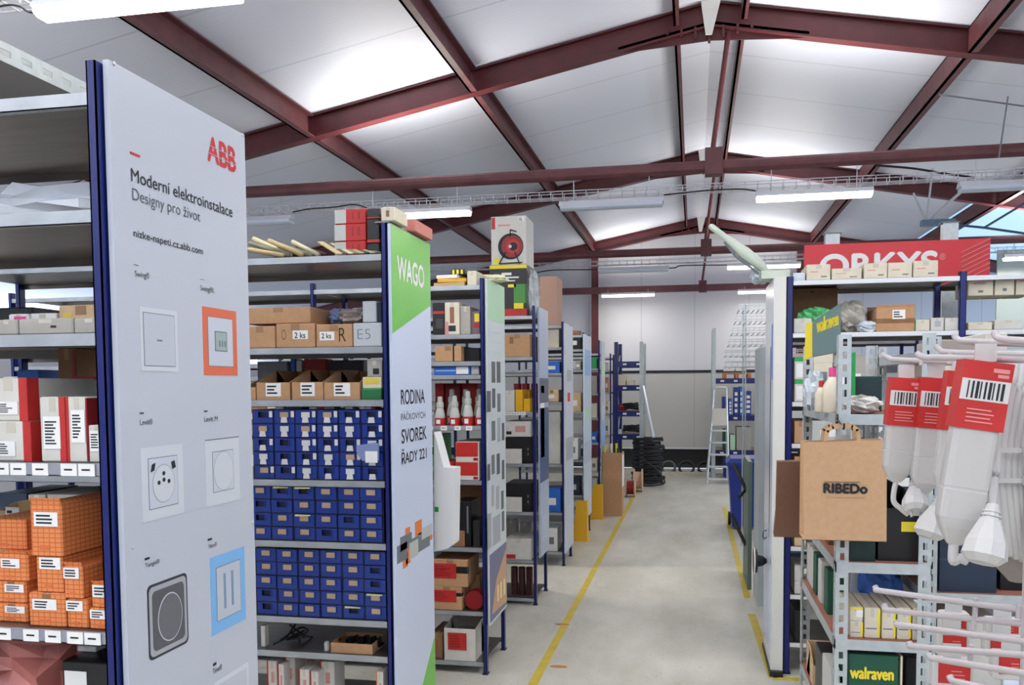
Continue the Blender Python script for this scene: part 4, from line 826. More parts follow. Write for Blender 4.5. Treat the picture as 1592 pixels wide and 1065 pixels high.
# --- reel cartons on the fourth rack
Yr = Y4+.005
t0 = s4[0]
r1 = q(761, 818, 412, t0, Yr, .3, blk, 'large black carton with green reel picture and yellow stripes', 'reel cartons', top='none', deco=[(0, 1, .93, 1, yeb), (.1, .28, .72, .86, mat('print_dim', '#8a8a8c', .5)), (.33, .6, .8, .85, paper), (.33, .8, .74, .77, paper), (.33, .7, .68, .7, paper), (.02, 1, .0, .14, redb), (.66, .98, .25, .62, mat('reel_green', '#3f8a2e', .4)), (.5, .72, .56, .62, yeb), (.66, .92, .13, .25, yeb)]); ra = TOP['last']
x0, z0 = XZ(792, 470, Yr); mb = MB(); disc2 = [(x0+.052*math.cos(i*math.pi/12), z0+.07*math.sin(i*math.pi/12)) for i in range(24)]
mb.hexa([(x, Yr-.0015, z) for x, z in disc2][::-1], [(x, Yr-.0025, z) for x, z in disc2][::-1]); mb.build('printed_reel', blkr, r1) if r1.type == 'EMPTY' else None
r2 = q(763, 818, 336, ra, Yr+.003, .28, whitec, 'white carton with a red and black cable reel picture, on the black carton', 'reel cartons', top='none', lab=[(.78, .95, .88, .97, 'w3')], deco=[(.02, .12, .74, .98, redb), (.2, .55, .8, .83, mat('print_pink', '#d88a86', .5)), (.08, .24, .02, .14, yeb)])
def vdisc(o, pxc, pyc, r, Y, M, nm, rr=None):
    x, z = XZ(pxc, pyc, Y); mb = MB(); D = [(x+r*math.cos(i*math.pi/16), z+(rr or r)*math.sin(i*math.pi/16)) for i in range(32)]
    mb.hexa([(a, Y, b) for a, b in D], [(a, Y-.001, b) for a, b in D]); return mb.build(nm, M, o)
for (px, py, r, M, dy, nm) in ((794, 383, .093, ink, .003, 'printed_reel'), (796, 383, .078, redd, .0045, 'printed_drum'), (797, 383, .05, redb, .006, 'printed_drum'), (798, 383, .03, ink, .0075, 'printed_hub'), (793, 383, .012, gpl, .009, 'printed_hub')): vdisc(r2, px, py, r, Yr+.003-dy+.001, M, nm)
x0, z0 = XZ(777, 397, Yr); x1, z1 = XZ(806, 397, Yr); mb = MB()
for a, b in (((776, 410), (786, 392)), ((808, 410), (800, 392)), ((776, 410), (812, 408)), ((793, 368), (793, 357)), ((793, 357), (803, 360))): mb.tube([P3(*a, Yr-.004), P3(*b, Yr-.004)], .004, k=5)
mb.build('printed_stand', ink, r2)
bag('film_bag', (xt(826, Y4), Y4+.12, t0), .03, .08, .16, clear, 'clear plastic wrapping hanging beside the reel cartons', 6)
# --- fourth rack
Yf = Y4+.01; zs = s4[1]
q(784, 824, 520, zs, Yf, .3, card, 'brown carton on the upper shelf of the fourth left rack', None, deco=[(.2, .35, .6, .9, cardd)])
zs = s4[2]; g = 'coloured cartons on the fourth rack'
q(785, 800, 607, zs, Yf, .2, whitec, 'white carton beside the yellow ones on the fourth left rack', g); q(801, 812.5, 606, zs, Yf, .2, yel, 'taller yellow carton on the fourth left rack', g); q(813.5, 824, 620, zs, Yf, .2, yel, 'shorter yellow carton, front one on the fourth left rack', g)
q(814, 824, 606, zs, Yf+.21, .1, yel, 'yellow carton behind the shorter one on the fourth left rack', g)
for i, (a0, a1) in enumerate(((785, 794), (795, 811), (812, 824))): tag(MB().lathe(((xt(a0, Y4)+xt(a1, Y4))/2, Y4+.3+.04, zs+.001), [(0, .03), (zt(800, 596, Y4)-zs-.002, .03)], k=16).build('spool', redd), f'dark red tall cylinder behind the yellow cartons, {ORD[i]} from the left', 'cylinder', g)
q(786, 815, 583, TOP['last'] if 0 else zt(800, 594, Y4), Yf+.33, .1, paper, '', None) if 0 else None
zs = s4[3]; g = 'black and white lamp cartons on the fourth rack'
for nm, zz, p, pl in (('upper', s4[3], 680, 690), ('lower', s4[4], 752, 762)):
    q(785, 826, p, zz, Yf+.02, .3, blk, f'black carton with small markings, {nm} one on the fourth left rack', g, top='none', deco=[(.85, .9, .5, .6, greyink), (.85, .9, .3, .4, greyink)])
    r = q(772, 811, pl, zz, Yf-.02+.004, .014, whitec, f'white carton front with a black lamp picture, {nm} one on the fourth left rack', g, top='none', h=zt(790, pl, Y4)-zt(790, pl+23, Y4))
    r.location.z += 0
q(786, 823, 655, s4[3]+.17, Yf+.03, .3, whitec, '', None) if 0 else None
q(785, 825, 655, TOP['last'] if 0 else zt(800, 680, Y4)+.002, Yf+.02, .3, whitec, 'worn white paper carton with dark specks on the upper black carton', g, top='none', deco=[(.4, .8, .3, .7, mat('carton_pinkish', '#c98f88', .6)), (.05, .25, .15, .35, ink)])
zs = s4[5]; q(785, 826, 838, zs, Yf, .3, whitec, 'white carton with small red mark low on the fourth left rack', None, deco=[(.02, .4, .05, .25, redb)])
zs = s4[6]
for i in range(3): tag(MB().lathe((xt(792+i*12, Y4), Y4+.12, zs+.001), [(0, .027), (.2, .027), (.205, .02)], k=14).build('canister', mat('canister_maroon', '#3b1414', .3)), f'dark maroon canister on the lowest shelf of the fourth left rack, {ORD[i]} from the left', 'canister')
for i, (px, p) in enumerate(((789, 808), (812, 812))): q(px-4, px+14 if i == 0 else px+12, p, s4[4]-.0 if 0 else s4[5]+.0, Yf+.31, .1, greyc, f'grey carton at the back low on the fourth left rack, {("left","right")[i]} one', None)
# --- tall carton on rack five, and rows of small goods in the farther racks
q(839, 866, 430, s5[0], Y5+.02, .3, mat('cardboard_rosy', '#b08d7b', .75), 'tall brown carton standing on top of the fifth left rack', None, top='none')
pal = [whitec, creamc, card, greyc, redb, blk, bluepr, grnv, gpl, cardl, navy, paper, yel, cardd, clear]
names = ['white', 'cream', 'brown', 'grey', 'red', 'black', 'blue', 'green', 'silvery', 'buff', 'navy', 'unprinted', 'yellow', 'umber', 'film wrapped']
def fill(Y, D, zs_, x0, x1, where, seed, posts=(XR-.985+.0, XR-1.97), wmin=.07, wmax=.16, hmax=.9, weights=None, top=None, dep=.22):
    rnd = random.Random(seed); ss = sorted(zs_)
    for k, z in enumerate(ss):
        zn = ss[k+1] if k+1 < len(ss) else (top or z+.25)
        room = zn-z-.032
        if room < .03: continue
        x = x0; cnt = 0
        while x < x1-.04:
            w = min(rnd.uniform(wmin, wmax), x1-x)
            hit = [p_ for p_ in posts if x < p_+.035 and x+w > p_-.03]
            if hit: x = max(x, hit[0]+.04); w = min(w, x1-x)
            if w < .03: break
            if rnd.random() < .9:
                i = rnd.choices(range(len(pal)), weights or [6, 5, 4, 4, 1, 2, 2, 1, 5, 2, 1, 3, 1, 1, .01])[0]; h = room*rnd.uniform(.45, hmax)
                lv = f'{ORD[k]} shelf up, ' if len(ss) > 1 else ''
                q(0, 0, 0, z, Y+.012+rnd.uniform(0, .02), dep, pal[i], f'{names[i]} carton {where}, {lv}{ORD[cnt]} from left', f'goods {where}', h=h, xs=(x+.001, x+w-.001), top=rnd.choice(('seam', 'none', 'lid')), deco=[(.2, .7, .3, .6, paper if i not in (0, 1, 11) else greyink)] if rnd.random() < .6 else ())
                cnt += 1
            x += w+.002
fill(Y5, .46, s5[1:], xt(846, Y5), XR-.035, 'on the fifth left rack', 11)
fill(Y6, .46, s6[1:], xt(882, Y6), XR-.035, 'on the sixth left rack', 12)
fill(Y7, .46, s7[1:], xt(918, Y7), XR-.035, 'on the seventh left rack', 13)
fill(Y8, .46, s7[1:], xt(940, Y8), XR-.035, 'on the eighth left rack', 15)
q(889, 902, 514, s6[0], Y6+.02, .1, cardd, 'small brown box on top of the sixth left rack', None)
# goods seen through the second rack, standing on the third
Yf = Y3+.01; g = 'goods on the third rack seen through the second'
zrow = s3[0]
q(388, 442, 0, zt(420, 462, Y3), Yf, .25, creamc, 'x', g) if 0 else None
for i, (a0, a1, M, lb) in enumerate(((360, 441, creamc, 'long cream carton'), (457, 480, silver2, 'grey catalogue'), (481, 494, redd, 'dark red carton'), (495, 528, orange, 'orange and violet carton'), (529, 540, mat('carton_violet', '#6a569c', .5), 'violet carton'), (541, 566, whitec, 'white carton with pink print'), (568, 594, creamc, 'cream carton with a ticket'))):
    q(a0, a1, 0, s3[1]+.0, Yf+.0, .22, M, f'{lb} seen through the gap above the cartons of the second rack', g, h=.11 if i else .13, deco=[(.3, .7, .3, .7, silver2 if i in (0, 6) else redb if i == 5 else navy)] if i in (0, 3, 5, 6) else ())
fill(Y3, .46, [s2[0]-.0], -3.9, -3.0, 'on the far bay of the third left rack', 21) if 0 else None
fill(Y2, .47, [s2[0], s2[1], s2[2]], xt(0, Y2)-.0, xt(150, Y2), 'far left on the second rack', 22, top=2.3, weights=[6, 3, 2, 3, 1, 3, 2, 1, 4, 1, 1, 6, 1, 1, .01], hmax=.6)
fill(Y2, .47, [s2[5], s2[4], s2[3]], xt(-20, Y2), xt(150, Y2), 'low at far left on the second rack', 25, top=s2[2]-.01, weights=[0, 0, 1, 1, 0, 6, 0, 0, 0, 0, 5, 0, 0, 4, .01], hmax=1, dep=.3)
fill(Y3, .46, [s3[4], s3[5]], -2.95, -2.2, 'far left on the third rack', 23, top=s3[3]-.01)
fill(Y3, .46, [s3[1]], -3.0, -2.2, 'high at far left on the third rack', 24, top=s3[0]-.01)
# ================================================================ BACK OF THE HALL
Yb = 13.6
def beam_rack(label, Y, D, px0, px1, ztop, beams, postm=galvd, left=None):
    x0, x1 = xt(px0, Y), xt(px1, Y); t = thing('pallet_rack', label, 'shelving', ((x0+x1)/2, Y, 0))
    for i, xx in enumerate((x0, x1-.06)):
        for yy in (Y, Y+D-.06): 
            mb = MB().box(xx, xx+.06, yy, yy+.012, .0, ztop); mb.box(xx, xx+.008, yy+.012, yy+.06, 0, ztop); mb.box(xx+.052, xx+.06, yy+.012, yy+.06, 0, ztop)
            mb.build('post', (left if i == 0 and left else postm), t)
        mb = MB(); n = int(ztop/.5)
        for k in range(n):
            a, b = (Y+.06, Y+D-.06) if k % 2 else (Y+D-.06, Y+.06); z = k*.5+.1
            mb.tube([(xx+.03, a, z), (xx+.03, b, min(z+.5, ztop))], .01, k=6)
        mb.build('bracing', postm, t)
    for z in beams:
        for yy in (Y, Y+D-.03):
            MB().box(x0+.06, x1-.06, yy, yy+.03, z-.09, z).build('beam', blue, t)
        MB().box(x0+.06, x1-.06, Y+.03, Y+D-.03, z-.03, z).build('shelf', mat('chipboard', '#a99a7c', .8), t)
        mb = MB()
        for k in range(2): mb.box(x0+.14+k*.22, x0+.2+k*.22, Y-.001, Y-.0002, z-.06, z-.03)
        mb.build('label', paper, t)
    return t
bz = [zt(975, y, Yb) for y in (562, 599, 639, 675)]
beam_rack('silver and blue beam rack at the back left of the hall', Yb, .8, 955, 1000, zt(998, 531, Yb), bz, left=blue)
rnd = random.Random(31)
def rcart(px0, px1, py, z, Y, dep, M, lb, g, **k): return q(px0, px1, py, z, Y, dep, M, lb, g, **k)
a = bz[1]
for i in range(3): rcart(957, 973, 593-i*5.5, a, Yb+.05, .25, creamc, f'cream tub box on the back left beam rack, {("lowest","middle","top")[i]} of the stack', 'cream boxes on the back rack', top='lid'); a = TOP['last']
rcart(974, 986, 591, bz[1], Yb+.05, .25, creamc, 'low cream box beside the cream stack on the back left beam rack', 'cream boxes on the back rack', top='lid')
def coil(c, R, r, M, label, group, turns=3, name='cable_coil', axis='z', seed=0, hgt=None):
    rnd = random.Random(seed); P = []; n = 22
    for i in range(n*turns):
        a = 2*math.pi*i/n; k = R+rnd.uniform(-.012, .012)*R*3; o = r*2*(i/n)*.8
        P.append((c[0]+k*math.cos(a), c[1]+k*math.sin(a), c[2]+r+o+rnd.uniform(0, r*.5)))
    return tag(MB().tube(P, r, k=6).build(name, M, smooth=True), label, 'cable coil', group)
coil((xt(978, Yb)+.0, Yb+.3, bz[2]), .12, .02, blkr, 'black cable coil on the third beam of the back left rack', None, 3)
coil((xt(980, Yb), Yb+.3, bz[3]), .13, .022, blkr, 'black cable coil on the lowest shelf of the back left rack', None, 3)
rcart(957, 966, 668, bz[3], Yb+.03, .25, whitec, 'white carton on the lowest shelf of the back left rack', None)
bag('dark_bundle', (xt(965, Yb), Yb+.3, bz[2]), .09, .1, .05, redd, 'small reddish bundle beside the coil on the back left rack', 8)
Yk = 13.2
cxx = (xt(980, Yk)+xt(1031, Yk))/2; z = 0
for i in range(12):
    R = .235+.02*math.sin(i*1.7); coil((cxx+.02*math.sin(i*2.3), Yk+.3, z), R, .0155, blkr, f'thick black cable coil in the tall pile at the back left, {ORD[i]} from the bottom', 'black coils piled at the back left', 2, seed=i); z += .062
P = cable([(cxx-.1, Yk+.02, .45), (cxx+.05, Yk-.02, .35), (cxx+.2, Yk+.03, .2), (cxx+.28, Yk-.05, .06), (cxx+.1, Yk-.1, .02), (cxx-.1, Yk-.12, .02)], .01, blkr, '')
tag(MB().tube(P, .014, k=6).build('cable', blkr, smooth=True), 'loose black cable end hanging down from the tall coil pile', 'cable')
for i, (px, R) in enumerate(((1040, .12), (1068, .13), (1096, .11))):
    c = coil((xt(px, 15.7), 15.75, .02), R, .02, blkr if i else mat('coil_grey', '#55575a', .6), f'coiled dark cable lying in front of the wall base, {ORD[i]} from the left', 'coils at the wall base', 3, seed=40+i); c.rotation_euler = (math.radians(62), 0, 0); c.location.z = .03; c.location.y = 15.6
tag(MB().tube([P3(1000, 600, 13.5), (xt(1015, 13.4)+.02, 13.35, .75)], .022, k=8).build('pole', alu), 'thin aluminium pole leaning beside the back left rack', 'pole')
# brown carton with tubes
Yt = 10.1
x0, x1 = xt(936, Yt), xt(967, Yt, 750); zt_ = zt(950, 704, Yt)
t = thing('tube_carton', 'tall open brown carton holding rolls and tubes beside the yellow line', 'box', ((x0+x1)/2, Yt, 0))
mb = MB(); k = .006; y1 = Yt+.3
mb.box(x0, x1, Yt, Yt+k, 0, zt_); mb.box(x0, x1, y1-k, y1, 0, zt_); mb.box(x0, x0+k, Yt+k, y1-k, 0, zt_); mb.box(x1-k, x1, Yt+k, y1-k, 0, zt_); mb.box(x0+k, x1-k, Yt+k, y1-k, 0, k); mb.build('box_body', card, t)
MB().box(x1+.0005, x1+.002, Yt+.02, y1-.02, zt_*.45, zt_*.96).build('label', paper, t)
rnd = random.Random(5)
for i, M in enumerate((yeb, paper, yel, paper, blk, yeb, grnd, blk)):
    xx = x0+.03+i*(x1-x0-.06)/7; yy = Yt+.06+.17*((i*37) % 10)/10; hh = zt_+rnd.uniform(.04, .1)
    tag(MB().lathe((xx, yy, .01), [(0, .014), (hh, .014), (hh+.001, .009)], k=10).build('paper_roll', M), f'{["yellow","white","amber","second white","black","second yellow","dark green","second black"][i]} roll sticking out of the tall brown carton', 'roll', 'rolls in the tall carton')
for i, (px, M, lb) in enumerate(((982, redd, 'wooden cable spool with dark red winding'), (994, mat('spool_wood', '#c9a58c', .7), 'wooden cable spool with pale flange, farther one'))):
    Ys = (11.9, 12.5)[i]; r = (.13, .17)[i]; x = xt(px-9, Ys)
    t = thing('cable_spool', lb, 'spool', (x, Ys, 0)); fl = mat('spool_wood', '#c9a58c', .7)
    MB().lathe((x, Ys, r+.001), [(0, r), (.015, r)], k=24, axis='x').build('flange', fl, t); MB().lathe((x+.12, Ys, r+.001), [(0, r), (.015, r)], k=24, axis='x').build('flange', fl, t)
    MB().lathe((x+.0155, Ys, r+.001), [(0, r*.75), (.104, r*.75)], k=20, axis='x').build('winding', M, t)
# ladder
Yl = 13.7
t = thing('step_ladder', 'white aluminium step ladder at the back right of the aisle', 'ladder', (xt(1118, Yl), Yl, 0))
a0, a1, b0, b1 = xt(1100, Yl), xt(1134, Yl), xt(1111, Yl), xt(1131, Yl); zl = zt(1120, 603, Yl)
for (p, r_) in (((a0, b0)), ((a1, b1))):
    MB().tube([(p, Yl, .0), (r_, Yl+.42, zl-.04)], .018, k=8).build('rail', alu, t); MB().tube([(p, Yl+.7, 0), (r_, Yl+.46, zl-.3)], .016, k=8).build('rail', alu, t)
MB().tube(cable([(b0, Yl+.42, zl-.04), (b0+.02, Yl+.42, zl), (b1-.02, Yl+.42, zl), (b1, Yl+.42, zl-.04)], 0, 0, ''), .018, k=8).build('handle', alu, t)
for i in range(6):
    f = (i+.4)/8; z = f*zl; xa = a0+(b0-a0)*f; xb = a1+(b1-a1)*f; MB().box(xa, xb, Yl+.42*f-.03, Yl+.42*f+.05, z-.02, z+.008).build('step', alu, t)
f = .72; MB().box(a0+(b0-a0)*f, a1+(b1-a1)*f, Yl+.25, Yl+.27, zl*.6, zl*.78).build('plate', whitec, t)
# right rear racks
Yq = 14.45
bz2 = [zt(1150, y, Yq) for y in (588, 646, 700)]
x0q, x1q = xt(1121, Yq), xt(1121, Yq)+1.6
t = beam_rack('silver and blue beam rack behind the ladder on the right', Yq, .8, 1107, 1290, zt(1120, 510, Yq), bz2)
for k, (a0, a1) in enumerate(((1125, 1142), (1144, 1160))): rcart(a0, a1, 572, bz2[0]+.12, Yq+.05, .3, paper, f'white carton on the orange pallet of the right rear rack, {("left","right")[k]} one', None)
x0, x1 = xt(1124, Yq), xt(1168, Yq)
mb = MB(); zz = bz2[0]+.001
for k in range(3): mb.box(x0+k*(x1-x0-.06)/2, x0+k*(x1-x0-.06)/2+.06, Yq+.03, Yq+.5, zz, zz+.07)
for k in range(4): mb.box(x0, x1, Yq+.03+k*.12, Yq+.11+k*.12, zz+.07, zz+.09)
tag(mb.build('pallet', mat('pallet_orange', '#c9794a', .7)), 'small orange wooden pallet on the right rear rack', 'pallet')
for i, (a0, a1, p) in enumerate(((1123, 1131, 617), (1133, 1138, 620), (1141, 1148, 602), (1150, 1157, 601), (1159, 1168, 608))):
    rcart(a0, a1, p, bz2[1], Yq+.04, .4, bluepr if i % 2 else bdraw, f'blue bin with white tickets on the right rear rack, {ORD[i]} from the left', 'blue bins on the right rear rack', deco=[(.2, .8, .1+.2*j, .22+.2*j, paper) for j in range(4)] if i > 0 else (), top='none')
for i, (a0, a1, p, M, nm) in enumerate(((1124, 1133, 668, grnd, 'dark green'), (1135, 1143, 676, grnl, 'pale green'), (1145, 1168, 664, greyc, 'grey'), )):
    rcart(a0, a1, p, bz2[2], Yq+.04, .4, M, f'{nm} carton low on the right rear rack', 'goods low on the right rear rack')
for i, (a0, a1, p, M, nm) in enumerate(((1125, 1134, 712, bdraw, 'blue'), (1135, 1141, 722, card, 'brown'), (1143, 1150, 715, card, 'taller brown'), (1152, 1168, 718, whitec, 'white'))):
    rcart(a0, a1, p, zt(1150, 752, Yq) if 0 else .02, Yq+.04, .4, M, f'{nm} carton standing on the floor under the right rear rack', 'goods under the right rear rack')
# blue wheelie bin
Yw = 9.3
x0, x1 = xt(1134, Yw), xt(1166, Yw)+.12; zb_ = zt(1150, 712, Yw)
t = thing('wheeled_bin', 'dark blue wheeled waste bin at the right of the aisle', 'bin', ((x0+x1)/2, Yw, 0)); bb = mat('bin_blue', '#152f86', .35)
MB().hexa([(x0+.04, Yw+.05, .03), (x1-.04, Yw+.05, .03), (x1-.04, Yw+.36, .03), (x0+.04, Yw+.36, .03)], [(x0, Yw, zb_-.09), (x1, Yw, zb_-.09), (x1, Yw+.42, zb_-.09), (x0, Yw+.42, zb_-.09)]).build('body', bb, t)
mb = MB(); mb.box(x0-.025, x1+.025, Yw-.03, Yw+.45, zb_-.09, zb_-.055); mb.build('rim', bb, t)
mb = MB(); mb.hexa([(x0-.02, Yw-.03, zb_-.055), (x1+.02, Yw-.03, zb_-.055), (x1+.02, Yw+.46, zb_-.055), (x0-.02, Yw+.46, zb_-.055)], [(x0+.02, Yw+.02, zb_-.01), (x1-.02, Yw+.02, zb_-.01), (x1-.02, Yw+.42, zb_), (x0+.02, Yw+.42, zb_)]); mb.build('lid', bb, t)
MB().tube([(x0-.01, Yw+.5, zb_-.06), (x1+.01, Yw+.5, zb_-.06)], .015, k=8).build('handle', bb, t)
for xx in (x0+.01, x1-.04): MB().lathe((xx, Yw+.38, .075), [(0, .074), (.03, .074)], k=18, axis='x').build('wheel', blkr, t)
# chrome wire display and grey panel on the right
Yv = 8.0; x0, x1 = xt(1128, Yv), xt(1128, Yv)+.75
t = thing('wire_rack', 'tall chrome wire shelf display above the blue bins on the right', 'shelving', ((x0+x1)/2, Yv, 0))
zs_ = [zt(1150, y, Yv) for y in (482, 500, 518, 536, 553, 570)]
x0 = xt(1128, Yv); 
for xx in (x0+.18, x1): 
    for yy in (Yv, Yv+.4): MB().tube([(xx, yy, 0), (xx, yy, zs_[0]+.05)], .007, k=8).build('post', chrome, t)
for i, z in enumerate(zs_):
    xa = x0+(.12-.03*i if i < 4 else 0); mb = MB()
    for yy in (Yv-.01, Yv+.41): mb.box(xa, x1, yy-.004, yy+.004, z-.004, z+.004); mb.box(xa, x1, yy-.004, yy+.004, z+.045, z+.053)
    for k in range(15): xx = xa+(x1-xa)*k/14; mb.box(xx-.003, xx+.003, Yv-.01, Yv+.41, z-.003, z+.003); mb.box(xx-.003, xx+.003, Yv-.014, Yv-.008, z, z+.05)
    mb.build('wire_shelf', chrome, t)
gp = mat('panel_grey_green', '#aeb6b8', .4)
t = panel('display_board', 'narrow grey panel standing behind the white cabinet', .455, 6.1, 6.55, .0, zt(1176, 540, 6.1), gp, th=.05)
t = thing('display_stand', 'dark green display fixture with black arms low beside the grey panel', 'stand', (.43, 6.9, 0))
MB().hexa([(.415, 6.6, 0), (.445, 6.6, 0), (.445, 7.2, 0), (.415, 7.2, 0)], [(.415, 6.6, 1.0), (.445, 6.6, 1.0), (.445, 7.2, 1.0), (.415, 7.2, 1.0)]).build('plate', mat('fixture_green', '#5d6f62', .5), t)
mb = MB(); mb.tube([(.2+.12, 7.0, .95), (.415, 6.9, .75), (.36, 6.8, .7)], .016, k=6); mb.tube([(.3, 6.9, .55), (.415, 6.85, .3)], .014, k=6); mb.build('arm', blk, t)
# ================================================================ RIGHT SIDE
# white display cabinet end
YC = 4.66; x0, x1 = xt(1203, YC), xt(1221, YC); zc = zt(1212, 430, YC)
t = thing('cabinet', 'tall white display cabinet with a cream front edge at the right of the aisle', 'cabinet', (x0, YC, 0))
MB().box(x0, x1, YC, YC+.5, .03, zc, 0).build('side_board', cream, t)
MB().box(x0-.004, x0-.0005, YC+.004, YC+.5, .03, zc-.004).build('gloss_face', mat('board_gloss_white', '#e1e6ef', .2), t)
xf = x0-.004
def ycut(px, py): return YZ(px, py, xf)
y_, _ = ycut(1197, 700); MB().box(xf-.002, xf+.001, y_-.006, y_+.006, zt(1197, 835, y_), zt(1197, 540, y_)).build('door_gap', blk, t)
ya, za = ycut(1201, 504); yb, zb = ycut(1198, 590); MB().box(xf-.0012, xf-.0002, ya-.03, ya+.04, zb, za).build('blue_print', mat('print_blue_fade', '#6f93e0', .35), t)
MB().box(xf-.0012, xf-.0002, YC+.1, YC+.45, .12, .8).build('pale_print', mat('print_pale', '#cbd5ea', .3), t)
MB().box(x0-.01, x1, YC-.03, YC+.5, 0, .0295).build('plinth', blk, t)
# lens shaped tool stand piece on the cabinet side
yk = 4.95; x, z = xf, zt(1185, 872, yk)
t = thing('wall_disc', 'round black fitting with a white rim sticking out low from the white cabinet', 'fitting', (x, yk, z))
MB().lathe((x-.075, yk, z), [(0, .075, 1), (.006, .078, 1), (.0065, .07, 0), (.02, .07, 0), (.024, .035, 0), (.05, .03, 0), (.0745, .012, 0)], k=24, axis='x').build('disc', [blk, paper], t)
MB().tube(cable([(x-.001, yk+.0, z+.14), (x-.02, yk, z+.13), (x-.02, yk, z+.17), (x-.001, yk, z+.18)], 0, 0, ''), .003, k=6).build('hook', blk, t)
# raised arm
a = P3(1197, 425, 4.8); b = P3(1103, 350, 4.8)
t = thing('folding_arm', 'pale green grey tapered arm rising slantwise from the top of the white cabinet', 'arm', tuple(a))
A_ = Vector(a); B_ = Vector(b); pts = [A_.lerp(B_, s) for s in (0, .08, .1, .3, .42, .5, .7, .72, .9, .97, 1)]
MB().tube(pts, [.016, .016, .024, .034, .036, .03, .024, .02, .018, .018, .008], k=12).build('shaft', mat('arm_pale', '#c3cdbd', .45), t, smooth=True)
MB().tube([A_.lerp(B_, .12)+Vector((-.02, -.01, -.035)), A_.lerp(B_, .5)+Vector((-.02, -.01, -.04)), A_.lerp(B_, .72)+Vector((-.01, -.01, -.02))], .008, k=6).build('strut', greyink, t)
MB().box(a.x-.05, a.x+.1, 4.74, 4.9, zc+.001, zc+.045).build('mount', mat('arm_pale', '#c3cdbd', .45), t)
MB().lathe((a.x+.005, 4.772, a.z), [(0, .012), (-.006, .012)], k=12, axis='y').build('pivot', blk, t)
q(1226, 1236, 415, 0, 4.76, .12, clear, '', None) if 0 else None
bag('film_bag', (xt(1181, 4.9)-.0, 4.98, zc+.0), .05, .06, .05, mat('film_pale', '#c6d0d6', .25, bump=.6, nscale=25), 'crumpled clear wrapping at the top of the white cabinet', 17)
# blue rack on the right with shelves
YR = 4.7; XL = x1+.0075
sr = [zt(1350, y, YR) for y in (433, 516)]+[zt(1240, y, YR) for y in (625, 690, 768, 850, 925, 1000)]
bwR = xt(1497, YR)-xt(1224, YR)
bwR = xt(1502, YR, 450)-XL-.03
rack('blue rack with white shelf edges at the right, holding cream cartons', YR, .5, 2, sr, zt(1225, 430, YR), sgn=1, xr=XL, bw=bwR, uw=.033, price=(), smat=[undr, steelw], umat=blue)
g = 'cream cartons on the upper right shelf'
a = sr[0]
for i, (a0, a1, p, top) in enumerate(((1254, 1291.5, 411, 'seam'), (1293, 1340, 417, 'seam'), (1343, 1380, 409, 'seam'), (1380.5, 1418.5, 408, 'none'), (1420, 1459, 405, 'seam'))):
    q(a0, a1, p, a, YR+.012, .25, creamc, f'cream carton in front of the red sign, {ORD[i]} from the left', g, top=top, deco=[(.15, .5, .5, .56, mat('print_pink', '#d88a86', .5)), (.6, .85, .18, .26, greyink)])
q(1233, 1252, 424, a, YR+.02, .2, clear if 0 else mat('film_pale', '#c6d0d6', .25), 'clear plastic box left of the cream cartons on the right shelf', None, top='none')
g = 'cream cartons right of the blue upright'
for i, (a0, a1, p) in enumerate(((1505, 1545, 436), (1547, 1578, 428), (1580, 1610, 432))): q(a0, a1, p, sr[0] if 0 else zt(1540, 458, YR), YR+.05, .22, creamc, f'cream carton with pink print right of the tall blue upright, {ORD[i]} from the left', g, deco=[(.2, .7, .75, .85, mat('print_pink', '#d88a86', .5)), (.4, .6, .2, .35, greyink)])
MB_ = None
g = 'goods on the second shelf of the right blue rack'; a = sr[1]
q(1232, 1303, 448, a, YR+.3, .15, cardd, 'large brown cardboard sheet box at the back behind the grey green bag', g, top='none', deco=[(.4, .46, .9, .93, ink)])
q(1234, 1262, 495, a, YR+.02, .2, whitec, 'white carton left behind the grey green bag', g)
bag('film_bag', (xt(1330, YR), YR+.15, a), .07, .1, .085, mat('film_smoky2', '#a9a49b', .25, bump=.7, nscale=30), 'smoky transparent bag of parts beside the grey green bag', 21)
bag('film_bag', (xt(1350, YR), YR+.08, a), .05, .06, .03, mat('film_pale', '#c6d0d6', .25), 'small white and green plastic packet in front of the smoky bag', 22)
bag('green_bundle', (xt(1270, YR), YR+.12, a), .09, .08, .07, mat('film_green', '#4fae6c', .4, noise=.6, nscale=25, bump=.6), 'tangle of bright green packing behind the grey green bag', 23)
q(1362, 1423, 478, a, YR+.03, .25, card, 'brown taped carton with white sticker on the right blue rack', g, top='flap', lab=[(.42, .75, .52, .9, 'w3')], deco=[(0, .99, .35, .55, cardd)]); 
q(1424, 1446, 497, a, YR+.02, .2, creamc, 'small cream carton with green edge beside the taped brown one', g, deco=[(.0, .1, .0, 1, grnl)]); q(1447, 1468, 494, a, YR+.02, .2, whitec, 'white carton with a round grey mark on the right blue rack', g, deco=[(.3, .75, .3, .75, silver2)]); q(1469, 1491, 494, a, YR+.02, .2, whitec, 'plain white carton beside the blue upright on the right rack', g)
q(1505, 1543, 501, a, YR+.02, .2, creamc, 'cream carton right of the tall blue upright, lower shelf', g); q(1546, 1590, 497, a, YR+.02, .2, whitec, 'white carton at the far right on the lower shelf behind the wire hooks', g)
g = 'cartons in the narrow gap beside the cabinet'
